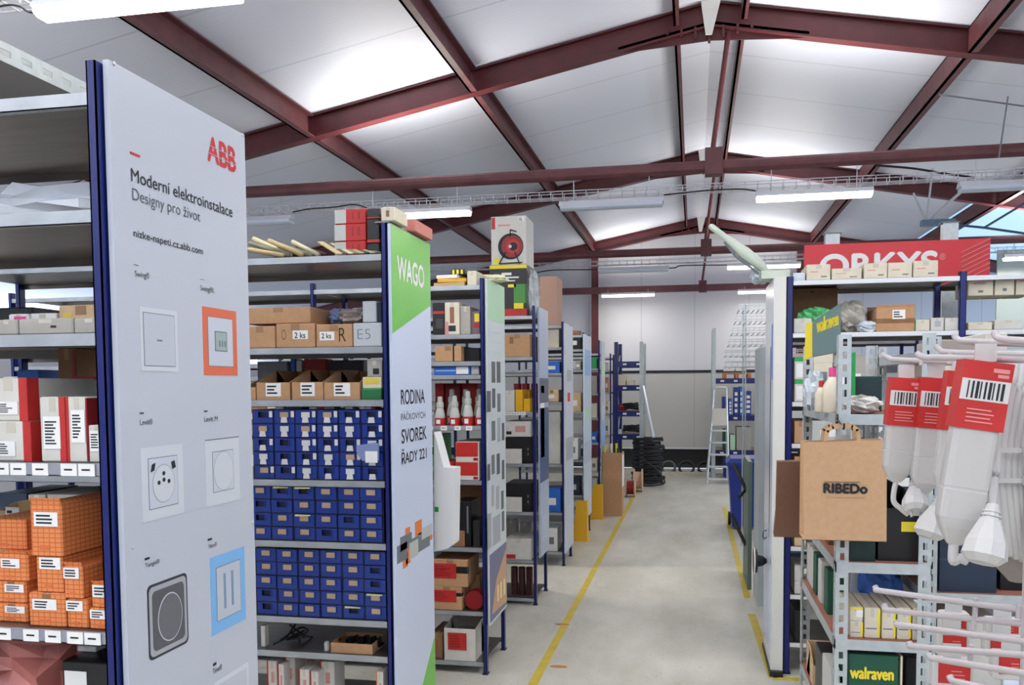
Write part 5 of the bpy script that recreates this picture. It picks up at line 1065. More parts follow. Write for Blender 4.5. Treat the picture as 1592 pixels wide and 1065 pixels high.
for k, (z, px1, ps, M) in enumerate(((sr[2], 1247, (555, 590), whitec), (sr[3], 1247, (655,), card), (sr[4], 1247, (710, 740), card), (sr[5], 1247, (800,), cardl), (sr[6], 1248, (880, 905), whitec), (sr[7], 1246, (950,), blk))):
    zz = z
    for j, p in enumerate(sorted(ps, reverse=True)):
        q(1235, px1+7, p, zz, YR+.02+.004*j, .25, M, f'{names[pal.index(M)] if M in pal else "green"} carton in the gap right of the white cabinet, {ORD[k]} level, {("lower","upper")[j]} one', g, deco=[(0, 1, .8, 1, grnv), (.15, .9, .1, .7, paper)] if k == 0 else ()); zz = TOP['last']
for zi, seed in ((2, 51), (3, 52), (4, 53), (5, 54)):
    fill(YR, .5, [sr[zi]], xt(1264, YR), xt(1484, YR), f'deep in the right blue rack, {ORD[zi]} level' , seed, top=sr[zi-1]-.01, weights=[5, 6, 2, 4, 0, 3, 1, 1, 3, 1, 4, 1, 0, 1, .01], wmax=.22, dep=.3)
rack('second blue rack on the right, behind the one with cream cartons', 6.2, .46, 2, [.15, .55, .95, 1.3, 1.62, 1.9], 1.95, sgn=1, xr=.56, bw=.95)
fill(6.2, .46, [.15, .55, .95, 1.3, 1.62], .62, 2.3, 'on the second right rack', 61, posts=(.56+.95,), top=1.88, wmin=.12, wmax=.25, hmax=.95, weights=[3, 3, 3, 3, 0, 5, 1, 1, 2, 1, 5, 1, 0, 3, .01])
# red sign
Ys = 5.35; ya = zt(1400, 373, Ys)
x0, z1 = XZ(1251, 381, Ys); x1, _ = XZ(1540, 368, Ys); zb_ = zt(1400, 446, Ys)
t = thing('sign_board', 'large red sign with white capital letters behind the cream cartons on the right', 'sign', ((x0+x1)/2, Ys, zb_))
MB().box(x0, x1, Ys, Ys+.03, zb_, z1).build('board', mat('sign_red', '#cf2730', .4), t)
def ytext(s, pxa, pxb, pya, pyb, Y, par, M, bold=0, name='lettering'):
    xa, za = XZ(pxa, pya, Y); xb, _ = XZ(pxb, pya, Y); zb__ = XZ(pxa, pyb, Y)[1]; return text(s, 'Y', Y-.0012, xa, xb, zb__, za, M, par, name, bold)
ytext('ORKYS', 1276, 1457, 397, 432, Ys, t, paper, .03); ytext('®', 1461, 1470, 394, 404, Ys, t, mat('print_pink', '#d88a86', .5), .01)
mb = MB()
for i in range(7):
    a_ = P3(1494, 393+i*7.5, Ys); b_ = P3(1539, 371+i*7.5, Ys); mb.tube([(a_.x, Ys-.003, a_.z), (b_.x, Ys-.003, b_.z)], .003, k=5)
mb.build('printed_lines', mat('print_pink', '#d88a86', .5), t)
for px in (1478, 1490): pass
q(1284, 1302, 363, z1-.0+.0, Ys+.04, .1, silver2, '', None) if 0 else None
for (px0, px1, p0, p1, lb) in ((1283, 1305, 364, 382, 'grey metal socket box standing above the left part of the red sign'), (1466, 1489, 347, 375, 'pale upright metal post end above the right part of the red sign')):
    xa, za = XZ(px0, p0, Ys+.05); xb, zc_ = XZ(px1, p1+8, Ys+.05); mb = MB().box(xa, xb, Ys+.04, Ys+.1, 0, za); mb.box(xa-.01, xb+.01, Ys+.035, Ys+.105, za, za+.006, 1); tag(mb.build('metal_post', [galvd, greyink]), lb, 'post')
# ================================================================ SLOTTED ANGLE RACK (near right)
YG, YGb = 2.8, 3.68; XA = xt(1303, YG); XBp = xt(1454, YG)
def angle_mb(x, y, w, d, h, sx=1, sy=1):
    mb = MB(); p = .0405; t_ = .0025; n = int(h/p)
    def face(a0, a1, z0, z1): mb.box(min(a0, a1), max(a0, a1), y, y+t_*sy, z0, z1)
    e = w*.33
    face(x, x+sx*e, 0, h); face(x+sx*(w-e), x+sx*w, 0, h)
    for i in range(n+1): face(x+sx*e, x+sx*(w-e), i*p, min(h, i*p+.018))
    mb.box(min(x, x+sx*t_), max(x, x+sx*t_), min(y+t_*sy, y+d*.3*sy), max(y+t_*sy, y+d*.3*sy), 0, h); mb.box(min(x, x+sx*t_), max(x, x+sx*t_), min(y+d*.7*sy, y+d*sy), max(y+d*.7*sy, y+d*sy), 0, h)
    for i in range(n+1): mb.box(min(x, x+sx*t_), max(x, x+sx*t_), min(y+d*.3*sy, y+d*.7*sy), max(y+d*.3*sy, y+d*.7*sy), i*p, min(h, i*p+.018))
    return mb
t = thing('angle_rack', 'grey slotted angle rack in the right foreground with green and white cartons', 'shelving', (XA, YG, 0))
hG = zt(1312, 520, YG)
for (x, y, sx, sy, h_) in ((XA, YG, 1, 1, hG), (XBp, YG, -1, 1, hG), (XA, YGb, 1, -1, hG), (XBp, YGb, -1, -1, hG)): angle_mb(x, y, .0395, .0395, h_, sx, sy).build('upright', galvd, t)
zG = [zt(1380, 645, YG), zt(1380, 877, YG), zt(1380, 998, YG), .41]
def gshelf(par, x0, x1, y0, y1, z, lip=.032):
    mb = MB(); mb.box(x0+.003, x1-.003, y0+.003, y1-.003, z-.008, z, 1)
    for (a, b, c, d) in ((x0+.003, x1-.003, y0-.001, y0+.0), (x0+.003, x1-.003, y1, y1+.001), (x0, x0+.0024, y0, y1), (x1-.0024, x1, y0, y1)): mb.box(a, b, c, d, z-lip, z+.002, 0)
    return mb.build('shelf', [galvd, terra], par)
for z in zG: gshelf(t, XA, XBp, YG, YGb, z)
# second bay right of it
t2 = thing('angle_rack', 'grey slotted angle rack at the far right behind the hanging power strips', 'shelving', (XBp+.5, YG+.1, 0))
XD = XBp+.004; XE2 = XBp+.42
zH = [zt(1520, 545, YG+.1), zt(1520, 925, YG+.1), .5]
for (x, sx) in ((XE2, -1), (XD, 1)):
    for (y, sy) in ((YG+.1, 1), (YGb, -1)): angle_mb(x, y, .0395, .0395, 1.75, sx, sy).build('upright', galvd, t2)
for z in zH: gshelf(t2, XD, XE2, YG+.1, YGb, z)
g = 'goods on the angle rack'
def gq(px0, px1, p, z, Y, dep, M, lb, **k): return q(px0, px1, p, z, Y, dep, M, lb, g, **k)
zz = zG[2]
for i, (a0, a1) in enumerate(((1321, 1342), (1344, 1369), (1371, 1393), (1395, 1417), (1419, 1434))):
    gq(a0, a1, 945 if i else 966, zz, YG+.03, .2, creamc, f'white and yellow edged carton above the dark green carton, {ORD[i]} from left', deco=[(.85, .98, .05, .95, yeb)]+([(.1, .8, .3, .34, greyink)]))
    if i == 0: gq(a0, a1, 944, TOP['last'], YG+.03, .2, creamc, 'white and yellow edged carton on top of the leftmost one above the dark green carton', deco=[(0, 1, .85, .99, yeb), (.5, .98, .3, .8, paper)])
o = gq(1319, 1398, 1018, zG[3], YG+.02, .3, grnd, 'dark green carton with yellow lettering at the bottom right', top='none'); 
if o.type != 'EMPTY': pass
ytext('walraven', 1322, 1389, 1036, 1054, YG+.0195, o, yeb, .03)
gq(1400, 1404, 1020, zG[3], YG+.02, .3, creamc, 'thin cream carton edge right of the dark green lettered carton', top='none'); gq(1408, 1432, 1022, zG[3], YG+.1, .3, blk, 'black crate right of the dark green lettered carton', top='none')
gq(1322, 1362, 800, zG[1], YG+.03, .5, mat('bin_dark_green', '#10302c', .45), 'dark green plastic bin on the middle shelf behind the kraft bag', top='open', front=.9); gq(1366, 1432, 770, zG[1], YG+.05, .5, blk, 'black plastic bin on the middle shelf beside the kraft bag', top='open', front=.8, deco=[(.55, .95, .45, .6, yeb)])
for i, (a0, a1, p, M, nm) in enumerate(((1322, 1340, 893, silver2, 'silver'), (1342, 1362, 905, blk, 'black'), (1364, 1378, 900, creamc, 'cream'), (1380, 1400, 912, blk, 'second black'))): gq(a0, a1, p+20, zG[2]+.12 if 0 else zG[2], YG+.26, .2, M, f'{nm} carton behind the white and yellow cartons', top='none', h=.19+.01*i)
bag('blue_bundle', (xt(1400, YG), YG+.27, zG[2]+.0), .07, .04, .11, mat('film_blue', '#2f5fae', .35, noise=.4, nscale=20, bump=.5), 'blue film wrapped bundle behind the wire hooks', 33)
ga = mat('carton_grey_brown', '#8a7a68', .7)
for i, (a0, a1, p, dy, M, nm) in enumerate(((1256, 1262, 905, .78, whitec, 'white folder like'), (1263, 1269, 912, .68, whitec, 'second white folder like'), (1270, 1276, 918, .58, grnd, 'dark green edged'), (1278, 1286, 924, .45, whitec, 'white'), (1288, 1297, 930, .3, grnd, 'green'))):
    Yq_ = YG+dy; q(a0, a1, 0, zG[2], Yq_, .08, M, f'{nm} upright carton seen through the side of the angle rack', g, top='none', xs=(XA+.02, XA+.14), h=.16)
q(0, 0, 0, zG[2]-.0, YG+.2, .2, card, '', None) if 0 else None
for i, (M, h_, dy, nm) in enumerate(((cardl, .13, .55, 'light cardboard'), (blk, .2, .3, 'black'), (whitec, .22, .1, 'white'))): q(0, 0, 0, zG[3], YG+dy+.02, .18, M, f'{nm} carton on the low shelf seen through the side of the angle rack', g, xs=(XA+.006, XA+.04) if dy < .2 else (XA+.01, XA+.05) if 0 else (XA+.01, XA+.12), h=h_, top='open' if i == 0 else 'none')
for i, (M, h_, dy, nm) in enumerate(((cardl, .08, .5, 'light cardboard'), (cardd, .05, .3, 'dark brown'))): q(0, 0, 0, zG[1], YG+dy, .16, M, f'{nm} low carton on the middle shelf seen through the side of the angle rack', g, xs=(XA+.02, XA+.08), h=h_)
g = 'cleaning goods on the top shelf of the angle rack'
zz = zG[0]
def bottle(px, Y, z, h_, r, M, Mc, lb):
    t_ = thing('bottle', lb, 'bottle', (xt(px, Y), Y, z), 'bottles on the angle rack'); x = xt(px, Y)
    MB().lathe((x, Y, z+.0006), [(0, r*.95), (.004, r), (h_*.6, r), (h_*.72, r*.6), (h_*.8, r*.35)], k=16).build('bottle_body', M, t_, smooth=True); MB().lathe((x, Y, z+h_*.8), [(.0008, r*.42), (h_*.2, r*.4)], k=12).build('cap', Mc, t_)
bottle(1294, YG+.2, zz, .155, .03, creamc, pink, 'cream bottle with a bright pink cap on the top shelf of the angle rack')
bottle(1277, YG+.25, zz, .11, .022, creamc, redb, 'short cream bottle with a red cap on the top shelf of the angle rack')
bottle(1299, YG+.33, zz, .2, .02, redb, paper, 'slim red bottle with white cap behind the pink capped one')
bag('film_bag', (xt(1264, YG+.45), YG+.42, zz), .035, .06, .07, mat('film_pale', '#c6d0d6', .25), 'crumpled white plastic sleeve left of the pink bottle', 36)
bag('film_bag', (xt(1350, YG), YG+.12, zz), .055, .08, .03, mat('film_zebra', '#b8b6b0', .3, noise=.6, nscale=14, bump=.6), 'striped grey and white plastic bag on the top shelf of the angle rack', 37)
q(1322, 1372, 585, zz, YG+.3, .12, mat('bag_dark_teal', '#1c3a3c', .6), 'dark teal packet behind the striped bag on the top shelf', g, top='none'); q(1324, 1331, 548, zz, YG+.25, .04, grnv, 'bright green upright packet behind the front post of the angle rack', g, top='none')
g = 'lower goods behind the kraft bag'
for i, (a0, a1, p) in enumerate(((1322, 1352, 668), (1355, 1375, 668), (1262, 1300, 655), (1262, 1300, 680))):
    q(a0, a1, p, zt(1330, 700, 3.9), 3.85 if i < 2 else 4.05, .2, cardl, f'light cardboard carton with white front behind the kraft bag, {ORD[i]} of four', g, deco=[(.1, .9, .15, .85, paper)], h=.07 if i < 3 else .07) if 0 else None
for i, (M, h_, x_, w_, nm) in enumerate(((cardl, .09, .02, .1, 'light cardboard'), (whitec, .1, .13, .08, 'white'))): q(0, 0, 0, zG[1], YGb-.2, .15, M, f'{nm} carton at the back of the middle shelf of the angle rack', 'goods on the angle rack', xs=(XA+x_, XA+x_+w_), h=h_)
# right bay goods
g = 'goods on the right angle rack'
zz = zH[1]; Yf = YG+.13
nb = q(1462, 1552, 800, zz, Yf, .45, navy, 'dark blue plastic crate behind the plug of the front power strip', g, top='open', front=.97, deco=[(0, 1, .4, .43, mat('navy_edge', '#2d4257', .5))])
q(1556, 1600, 850, zz, Yf+.05, .3, blk, 'dark crate at the right edge behind the plugs', g, top='open')
q(1470, 1560, 960, zH[2], Yf+.05, .3, whitec, 'white carton behind the lower wire hooks', g, top='none', h=.3)
q(1562, 1588, 960, zH[2], Yf+.03, .3, mat('carton_bluewhite', '#dfe8f2', .5), 'bluish white carton at the right edge behind the lower wire hooks', g, top='none', h=.28)
q(1460, 1520, 0, zH[0], Yf+.05, .3, greyc, 'low grey carton on the top shelf of the right angle rack', g, top='none', h=.04); q(1530, 1565, 0, zH[0], Yf+.05, .3, whitec, 'white carton on the top shelf of the right angle rack', g, top='none', h=.06)
# ================================================================ BAGS HANGING ON THE ANGLE RACK
def paper_bag(label, px0, px1, pyt, pyb, Y, dep, M, handle=None, tilt=0, ld=0):
    xa, z1 = XZ(px0, pyt, Y); xb = XZ(px1, pyt, Y)[0]; z0 = zt((px0+px1)/2, pyb, Y)
    t_ = thing('paper_bag', label, 'bag', ((xa+xb)/2, Y, z0)); e = .0012
    mb = MB()
    b = [(xa+.004, Y, z0), (xb+.0, Y, z0), (xb, Y+dep, z0), (xa+.004, Y+dep, z0)]
    tp = [(xa, Y+.004, z1-.006), (xb-.004, Y, z1+.004), (xb-.004, Y+dep*.7, z1+.004), (xa, Y+dep*.7, z1-.006)]
    mb.quad([b[0], b[1], tp[1], tp[0]]); mb.quad([b[2], b[3], tp[3], tp[2]])
    mL = ((b[0][0]+.02, Y+dep/2, z0), (tp[0][0]+.02, Y+dep*.35, z1)); mR = ((b[1][0]-.012, Y+dep/2, z0), (tp[1][0]-.012, Y+dep*.35, z1))
    mb.quad([b[3], mL[0], mL[1], tp[3]]); mb.quad([mL[0], b[0], tp[0], mL[1]]); mb.quad([b[1], mR[0], mR[1], tp[1]]); mb.quad([mR[0], b[2], tp[2], mR[1]]); mb.quad(b[::-1])
    o = mb.build('bag_body', M, t_); md = o.modifiers.new('s', 'SOLIDIFY'); md.thickness = e
    return t_, (xa, xb, z0, z1)
KY = 2.68
kb, R_ = paper_bag('kraft paper carrier bag with black printed lettering hanging on the slotted post', 1249, 1381, 685, 841, KY, .11, kraft)
hx0, hx1 = xt(1285, KY), xt(1337, KY); hz = zt(1310, 664, KY); ht = R_[3]
for dy, nm in ((.002, 'handle'), (.075, 'handle')):
    mb = MB()
    P = [(hx0, ht), (hx0+.004, hz-.012), (hx0+.02, hz), (hx1-.02, hz+.003), (hx1-.004, hz-.008), (hx1, ht)]; w = .012
    for (a_, b_) in zip(P, P[1:]):
        d = Vector((b_[0]-a_[0], b_[1]-a_[1])).normalized()*.002; n = Vector((-d.y, d.x)).normalized()*w/2
        mb.hexa([(a_[0]-d.x+n.x, KY+dy, a_[1]-d.y+n.y), (b_[0]+d.x+n.x, KY+dy, b_[1]+d.y+n.y), (b_[0]+d.x-n.x, KY+dy, b_[1]+d.y-n.y), (a_[0]-d.x-n.x, KY+dy, a_[1]-d.y-n.y)], [(a_[0]-d.x+n.x, KY+dy+.002, a_[1]-d.y+n.y), (b_[0]+d.x+n.x, KY+dy+.002, b_[1]+d.y+n.y), (b_[0]+d.x-n.x, KY+dy+.002, b_[1]+d.y-n.y), (a_[0]-d.x-n.x, KY+dy+.002, a_[1]-d.y-n.y)])
    mb.build(nm, kraft, kb)
ytext('RIBEDo', 1281, 1348, 752, 766, KY-.0008, kb, ink, .05, 'logo')
for a_, b_, c_, d_ in ((1281, 1337, 748.5, 750), (1284, 1346, 773, 773.8)):
    xa, za = XZ(a_, c_, KY); xb, zb__ = XZ(b_, d_, KY); MB().box(xa, xb, KY-.003, KY-.002, zb__, za).build('logo_line', ink if c_ < 760 else cardd, kb)
tag(MB().tube(cable([(xt(1312, KY), YG-.001, hz+.02), (xt(1312, KY), KY+.04, hz+.006), (xt(1312, KY), KY-.008, hz-.006), (xt(1312, KY), KY-.012, hz+.012)], 0, 0, ''), .003, k=6).build('hook', blk), 'small black hook holding the kraft bag on the slotted post', 'hook')
K2 = 2.86
xa, z1 = XZ(1210, 718, K2); xb, z0 = XZ(1251, 836, K2)
t_ = thing('paper_bag', 'paper bag with painted-in shade and a fold line hanging half behind the kraft bag', 'bag', ((xa+xb)/2, K2, z0))
mb = MB(); zf = zt(1228, 797, K2)
mb.hexa([(xa-.012, K2, z0), (xb, K2, z0), (xb, K2+.09, z0), (xa-.006, K2+.09, z0)], [(xa-.006, K2-.004, zf), (xb, K2-.004, zf), (xb, K2+.085, zf), (xa, K2+.085, zf)]); mb.hexa([(xa-.006, K2-.004, zf), (xb, K2-.004, zf), (xb, K2+.085, zf), (xa, K2+.085, zf)], [(xa, K2, z1), (xb, K2, z1+.002), (xb, K2+.06, z1+.002), (xa, K2+.06, z1)])
mb.build('bag_body', kraftd, t_)
# grey green bag with yellow side
KW = 3.0
t_ = thing('paper_bag', 'grey green carrier bag with yellow side and yellow lettering hung high on the angle rack', 'bag', (xt(1283, KW), KW, zt(1283, 560, KW)))
P = [P3(1263, 554, KW+.06), P3(1307, 546, KW), P3(1307, 471, KW), P3(1263, 500, KW+.06)]
off = Vector((.015, .09, 0)); mb = MB(); mb.hexa([tuple(p) for p in (P[0], P[1], P[1]+off, P[0]+off)], [tuple(p) for p in (P[3], P[2], P[2]+off, P[3]+off)]); mb.build('bag_body', mat('bag_slate_green', '#5f7674', .45), t_)
P2_ = [P3(1250, 560, KW+.16), P3(1262.5, 554, KW+.06), P3(1262.5, 500, KW+.06), P3(1253, 503, KW+.16)]
mb = MB(); o2 = Vector((.003, .003, 0)); mb.hexa([tuple(p) for p in (P2_[0], P2_[1], P2_[1]+o2, P2_[0]+o2)], [tuple(p) for p in (P2_[3], P2_[2], P2_[2]+o2, P2_[3]+o2)]); mb.build('side_panel', yeb, t_)
cu_o = ytext('walraven', 1272, 1302, 490, 512, KW+.02, t_, yeb, .015, 'logo')
for v in cu_o.data.vertices:     # follow the slanted face of the bag
    pass
def on_bag(o):
    O = WO[o.name]
    for v in o.data.vertices:
        w = v.co+O; x0_, x1_ = P[0].x, P[1].x; f = (w.x-x0_)/(x1_-x0_); y = (P[0].y*(1-f)+P[1].y*f); v.co.y = y-.0015-O.y; v.co.z += (f-.5)*.03
on_bag(cu_o)
# ================================================================ POWER STRIPS AND HOOKS (nearest, right)
wst = mat('strip_white', '#bcb8b3', .35)
def rline(p, q_, r=.0028): return MB().tube([p, q_], r, k=8)
HK = []
def hook(tip, mid, end, label, r=.0042, up=.02):
    a, b, c = P3(*tip), P3(*mid), P3(*end); P = cable([a, a.lerp(b, .25)+Vector((0, 0, -.004)), b, c], 0, 0, '')
    return tag(MB().tube(P, r, k=8).build('display_hook', wire, smooth=True), label, 'display hook', 'white display hooks')
hooks = [((1372, 550, 1.45), (1410, 560, 1.42), (1610, 566, 1.3), 'upper left, carrying the two small power strips'), ((1425, 549, 1.2), (1470, 556, 1.17), (1610, 560, 1.05), 'top front, carrying the large power strip'),
         ((1455, 537, 1.3), (1480, 548, 1.28), (1610, 551, 1.2), 'raised left tip above the large power strip'), ((1484, 521, 1.15), (1510, 531, 1.12), (1610, 535, 1.05), 'upper middle at the right edge'),
         ((1546, 516, 1.05), (1565, 528, 1.03), (1610, 531, 1.0), 'topmost at the right edge'),
         ((1360, 911, 1.3), (1380, 920, 1.28), (1610, 952, 1.15), 'upper of the low hooks with the longest left reach'), ((1374, 939, 1.3), (1392, 950, 1.28), (1610, 972, 1.15), 'second of the low hooks from above'),
         ((1393, 965, 1.25), (1410, 973, 1.23), (1610, 1000, 1.1), 'third of the low hooks from above'), ((1413, 998, 1.2), (1430, 1006, 1.18), (1610, 1020, 1.05), 'fourth of the low hooks from above'),
         ((1443, 1016, 1.15), (1465, 1026, 1.13), (1610, 1050, 1.0), 'fifth of the low hooks from above'), ((1476, 1050, 1.1), (1495, 1062, 1.08), (1610, 1085, 1.0), 'lowest hook at the bottom picture edge')]
for a, b, c, lb in hooks: hook(a, b, c, f'white plastic coated display hook, {lb}')
t = thing('display_grid', 'upright white wires linking the display hooks at the right edge', 'display grid', tuple(P3(1612, 900, 1.05)))
mb = MB()
for px, a, b, Y in ((1606, 500, 1100, 1.12), (1625, 500, 1100, 1.05)): g0 = P3(px, a, Y); mb.tube([g0, (g0.x, g0.y, 0)], .0045, k=8)
for py in (520, 560, 700, 850, 950, 1000, 1050): mb.tube([P3(1600, py, 1.12), P3(1660, py, 1.0)], .003, k=6)
mb.build('grid_wires', wire, t)
for i, (px, a, b, Y) in enumerate(((1517, 930, 968, 1.2), (1514, 968, 992, 1.18), (1510, 1003, 1030, 1.13), (1585, 941, 962, 1.16), (1530, 536, 566, 1.14), (1478, 548, 566, 1.25), (1434, 553, 568, 1.38))):
    tag(MB().tube([P3(px, a, Y), P3(px-2, b, Y)], .0035, k=6).build('hook_crosspiece', wire), f'short upright crosspiece on the white display hooks, {ORD[i]}', 'hook crosspiece', 'white display hook crosspieces')
def strip_(label, c0, w, h_, Y, cardh, group='white power strips with red sleeves', yaw=0, tilt=0, plugdir=1, cards=None, scale=1.0):
    """c0 = top centre point; local building then placed"""
    t_ = thing('power_strip', label, 'power strip', tuple(c0), group); ox, oy, oz = c0
    d = w*.55
    def sect(z0, z1, k0, k1, mi=0, mb=None):
        mb.hexa([(ox-w/2*k0, oy-d/2*k0, z0), (ox+w/2*k0, oy-d/2*k0, z0), (ox+w/2*k0, oy+d/2*k0, z0), (ox-w/2*k0, oy+d/2*k0, z0)], [(ox-w/2*k1, oy-d/2*k1, z1), (ox+w/2*k1, oy-d/2*k1, z1), (ox+w/2*k1, oy+d/2*k1, z1), (ox-w/2*k1, oy+d/2*k1, z1)], mi)
    mb = MB(); zb0 = oz-h_; prof = [(zb0, .3), (zb0+h_*.02, .42), (zb0+h_*.09, .8), (zb0+h_*.15, .97), (zb0+h_*.3, 1), (zb0+h_*.305, .975), (zb0+h_*.315, .975), (zb0+h_*.32, 1), (oz-cardh*.75, 1), (oz-.01, .95)]
    n0 = len(mb.v); K = 16
    for z, k in prof:
        for j in range(K):
            a = 2*math.pi*j/K; cx = abs(math.cos(a))**.35*math.copysign(1, math.cos(a)); cy = abs(math.sin(a))**.35*math.copysign(1, math.sin(a)); mb.v.append((ox+cx*w/2*k, oy+cy*d/2*k, z))
    for i in range(len(prof)-1):
        for j in range(K): jj = (j+1) % K; a = n0+i*K; mb.f.append((a+j, a+jj, a+K+jj, a+K+j)); mb.m.append(0)
    mb.f.append(tuple(range(n0+K-1, n0-1, -1))); mb.f.append(tuple(range(n0+(len(prof)-1)*K, n0+len(prof)*K))); mb.m += [0, 0]
    mb.build('housing', wst, t_, smooth=False)
    # card sleeve
    W = w*1.06; D = d*1.08; z1 = oz; z0 = oz-cardh; yF = oy-D/2-.001; mb = MB()
    mb.box(ox-W/2, ox+W/2, yF, oy+D/2+.001, z0, z1, 0)
    mb.box(ox-W/2+.0006, ox+W/2-.0006, yF-.0006, yF, z0+cardh*.42, z1-cardh*.27, 1)
    for i in range(9): x = ox-W*.36+i*W*.085; mb.box(x, x+W*.085*(.3+.35*((i*7) % 3)/2), yF-.0011, yF-.0006, z0+cardh*.45, z1-cardh*.3, 2)
    for i in range(4): mb.box(ox-W*.3, ox+W*(.25-.06*(i % 2)), yF-.0009, yF-.0003, z0+cardh*(.1+.06*i), z0+cardh*(.12+.06*i), 3)
    mb.box(ox+W*.1, ox+W*.42, yF-.0009, yF-.0003, z1-cardh*.15, z1-cardh*.09, 3); mb.box(ox+W*.2, ox+W*.42, yF-.0009, yF-.0003, z1-cardh*.22, z1-cardh*.17, 3)
    mb.build('card_sleeve', [redb, mat('card_grey', '#cfccc8', .5), ink, mat('print_pink', '#d88a86', .5)], t_)
    # hanging tab
    MB().box(ox-.012, ox+.012, oy-.0008, oy+.0008, oz+.0005, oz+.022).build('hang_tab', wpl, t_)
    if tilt:
        Rm = Matrix.Rotation(math.radians(tilt), 4, 'Y')
        for ch in COL.objects:
            if ch.parent == t_ and ch.name.split('.')[0] in ('housing', 'card_sleeve'): ch.location = Rm @ ch.location; ch.rotation_euler = (0, math.radians(tilt), 0)
        return t_, Vector(c0)+Rm @ Vector((0, 0, -h_)), d
    return t_, Vector((ox, oy, zb0)), d
def plughead(par, c, r, dirv, pins=False):
    mb = MB(); d = Vector(dirv).normalized(); c = Vector(c)
    mb.tube([c-d*r*2.2, c-d*r*1.5, c-d*r*1.3, c-d*r*.2, c+d*r*.5, c+d*r*.56, c+d*r*.85], [r*.3, r*.42, r*.55, r*1.0, r*1.08, r*1.0, r*.7], k=9)
    for k in range(4): mb.tube([c-d*r*(1.85-.22*k), c-d*r*(1.76-.22*k)], r*(.42+.05*k), k=12)
    mb.build('plug', wpl, par, smooth=False)
    if not pins: return
    s = d.cross(Vector((0, 1, .3))).normalized(); mb = MB()
    for a in (-.35, .35): mb.tube([c+d*r*.81+s*a*r, c+d*r*1.35+s*a*r], r*.1, k=8)
    mb.build('pin', chrome, par)
def cord(par, pts, r=.0042): MB().tube(cable(pts, 0, 0, '', sub=8), r, k=8).build('cord', wpl, par, smooth=True)
def tie(par, x0, x1, Y0, Y1, z):
    mb = MB(); mb.box(x0, x1, Y0, Y0+.002, z-.003, z+.003); mb.box(x1-.002, x1, Y0, Y1, z-.003, z+.003); mb.box(x1-.006, x1+.006, Y0-.004, Y0+.004, z-.005, z+.005); mb.build('cable_tie', wpl, par)
# small strips
Ya = 1.42
def mk(label, pxc, pyt, pyb, wpx, Y, cpx, **k):
    c = P3(pxc, pyt, Y); w = wpx*Y/F*1.0; h_ = zt(pxc, pyt, Y)-zt(pxc, pyb, Y); ch = zt(pxc, pyt, Y)-zt(pxc, cpx, Y)
    return strip_(label, tuple(c), w, h_, Y, ch, **k)
s_a, b_a, d_a = mk('small white power strip with red sleeve, leftmost of the hanging ones', 1409, 588, 750, 43, Ya, 662, tilt=4.5)
s_b, b_b, d_b = mk('small white power strip with red sleeve, second from the left', 1456, 588, 768, 42, Ya-.02, 666, tilt=5)
s_c, b_c, d_c = mk('white power strip mostly hidden behind the large one, red sleeve edge showing', 1494, 578, 770, 38, 1.32, 670, tilt=6)
s_d, b_d, d_d = mk('large white power strip with red sleeve, nearest and biggest', 1532, 563, 850, 62, 1.08, 668, tilt=8)
cord(s_a, [b_a, b_a+Vector((-.003, 0, -.03)), P3(1402, 792, Ya), P3(1412, 800, Ya)]); plughead(s_a, P3(1423, 782, Ya-.03), .019, (-.1, -.6, -.8), True); cord(s_a, [P3(1425, 760, Ya+.01), P3(1420, 700, Ya+.03), P3(1418, 650, Ya+.03)])
cord(s_b, [b_b, b_b+Vector((0, 0, -.02)), P3(1445, 800, Ya), P3(1455, 812, Ya)]); plughead(s_b, P3(1448, 818, Ya-.06), .022, (-.35, -.2, -1)); cord(s_b, [P3(1462, 770, Ya-.04), P3(1472, 720, Ya), P3(1474, 640, Ya+.02)])
cord(s_d, [b_d, b_d+Vector((0, 0, -.02)), P3(1492, 868, 1.08), P3(1504, 872, 1.08)], .006); plughead(s_d, P3(1532, 850, 1.03), .023, (-.25, -.3, -1)); cord(s_d, [P3(1538, 815, 1.06), P3(1545, 760, 1.1), P3(1552, 700, 1.12)], .005)
# bundle of cords at the right edge
t = thing('cord_bundle', 'bundle of white power cords tied together right of the large power strip', 'cord bundle', tuple(P3(1570, 700, 1.15)))
rnd = random.Random(2)
for i in range(5):
    x = 1549+i*10; cord(t, [P3(x+18, 560, 1.16+.01*i), P3(x+14, 610, 1.15), P3(x+1, 690, 1.14), P3(x-3, 740, 1.13), P3(x+2, 800, 1.13), P3(x+12, 860+i*4, 1.14)], .0052)
for py in (700, 747): 
    a = P3(1543, py, 1.115); mb = MB().box(a.x, a.x+.043, a.y, a.y+.002, a.z-.003, a.z+.003); mb.box(a.x+.034, a.x+.045, a.y-.004, a.y+.004, a.z-.005, a.z+.005); mb.build('cable_tie', wpl, t)
tag(MB().lathe(P3(1584, 880, 1.18), [(-.02, .012), (0, .03), (.02, .033), (.04, .02)], k=14).build('socket_end', mat('plastic_taupe', '#8f857c', .5)), 'grey brown socket end at the right edge below the cord bundle', 'socket')
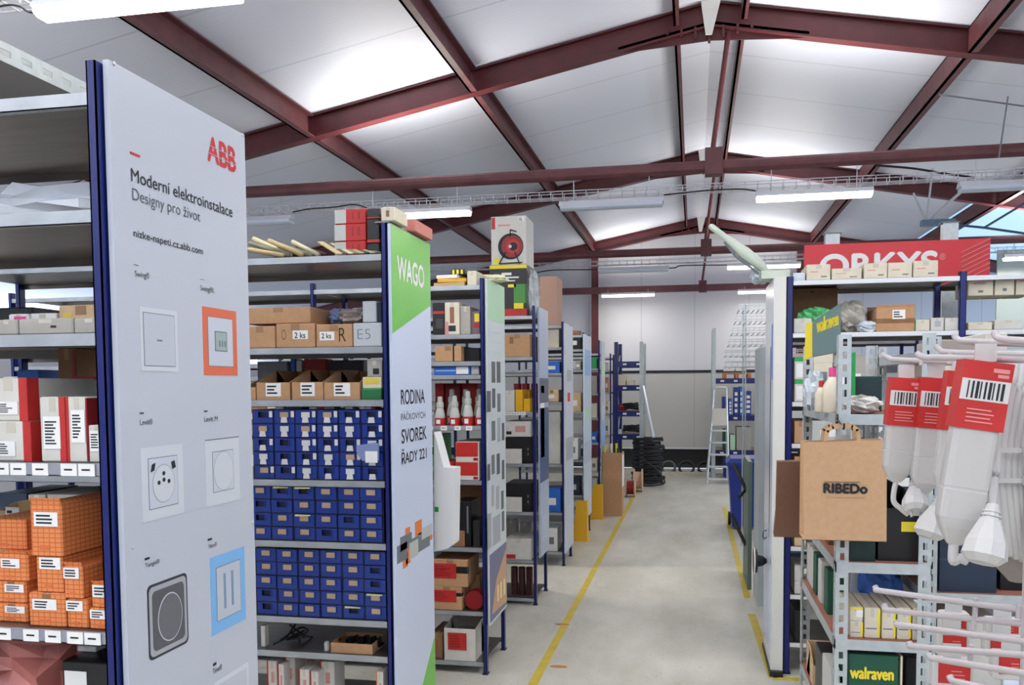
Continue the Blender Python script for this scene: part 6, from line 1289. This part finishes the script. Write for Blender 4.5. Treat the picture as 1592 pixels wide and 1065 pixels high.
# blister packs on the lower hooks
pk = [(1468, 1502, 958, 985, 1.32, 'leftmost upper'), (1463, 1502, 987, 1012, 1.3, 'leftmost middle'), (1540, 1583, 968, 990, 1.28, 'upper right'), (1537, 1583, 992, 1015, 1.27, 'middle right'), (1456, 1508, 1030, 1064, 1.24, 'large lower left'), (1550, 1600, 1020, 1050, 1.2, 'lower right')]
for a0, a1, p0, p1, Y, nm in pk:
    xa, za = XZ(a0-5, p0-6, Y); xb, zb__ = XZ(a1+5, p1+10, Y); t_ = thing('blister_pack', f'red and white pack hanging behind the low display hooks, {nm} one', 'pack', ((xa+xb)/2, Y, zb__), 'red and white packs on the hooks')
    MB().bbox(xa, xb, Y, Y+.02, zb__, za, 0, .002).build('pack_body', wpl, t_)
    x0_, z1_ = XZ(a0+3, p0, Y); x1_, z0_ = XZ(a1, p1, Y); mb = MB(); mb.box(x0_, x1_, Y-.0012, Y-.0003, z0_, z1_, 0); lines(mb, x0_+(x1_-x0_)*.4, x1_-.002, Y-.0012, z0_+(z1_-z0_)*.15, z1_-(z1_-z0_)*.3, 3, 1, RN, .25, .9); mb.build('label', [redb, mat('print_pink', '#d88a86', .5)], t_)
    MB().box((xa+xb)/2-.012, (xa+xb)/2+.012, Y+.008, Y+.01, za, za+.02).build('hang_tab', wpl, t_)
# far right background: glazed greenish area and shelf behind the sign
tag(MB().box(xt(1546, 12.0), xt(1660, 12.0), 12.0, 12.03, 0, zt(1570, 388, 12.0)).build('partition', mat('glass_greenish', '#8f9c9a', .2)), 'pale green grey partition in the distance at the right edge', 'partition')
# ================================================================ LIGHT
w = bpy.data.worlds.new('w'); S.world = w; w.use_nodes = True
w.node_tree.nodes['Background'].inputs[0].default_value = (.72, .83, 1, 1); w.node_tree.nodes['Background'].inputs[1].default_value = 2.5
S.view_settings.view_transform = 'Standard'; S.view_settings.look = 'None'; S.view_settings.gamma = 1; S.view_settings.use_curve_mapping = False
S.view_settings.exposure = .2
for lb, ns in LABELS.items():
    if len(ns) > 1: print('DUPLABEL', lb, ns[:4])
for lb, ns in LABELS.items():
    if len(lb.replace('-', ' ').split()) > 16: print('LONG', len(lb.split()), lb)
print('OBJECTS', len(COL.objects))
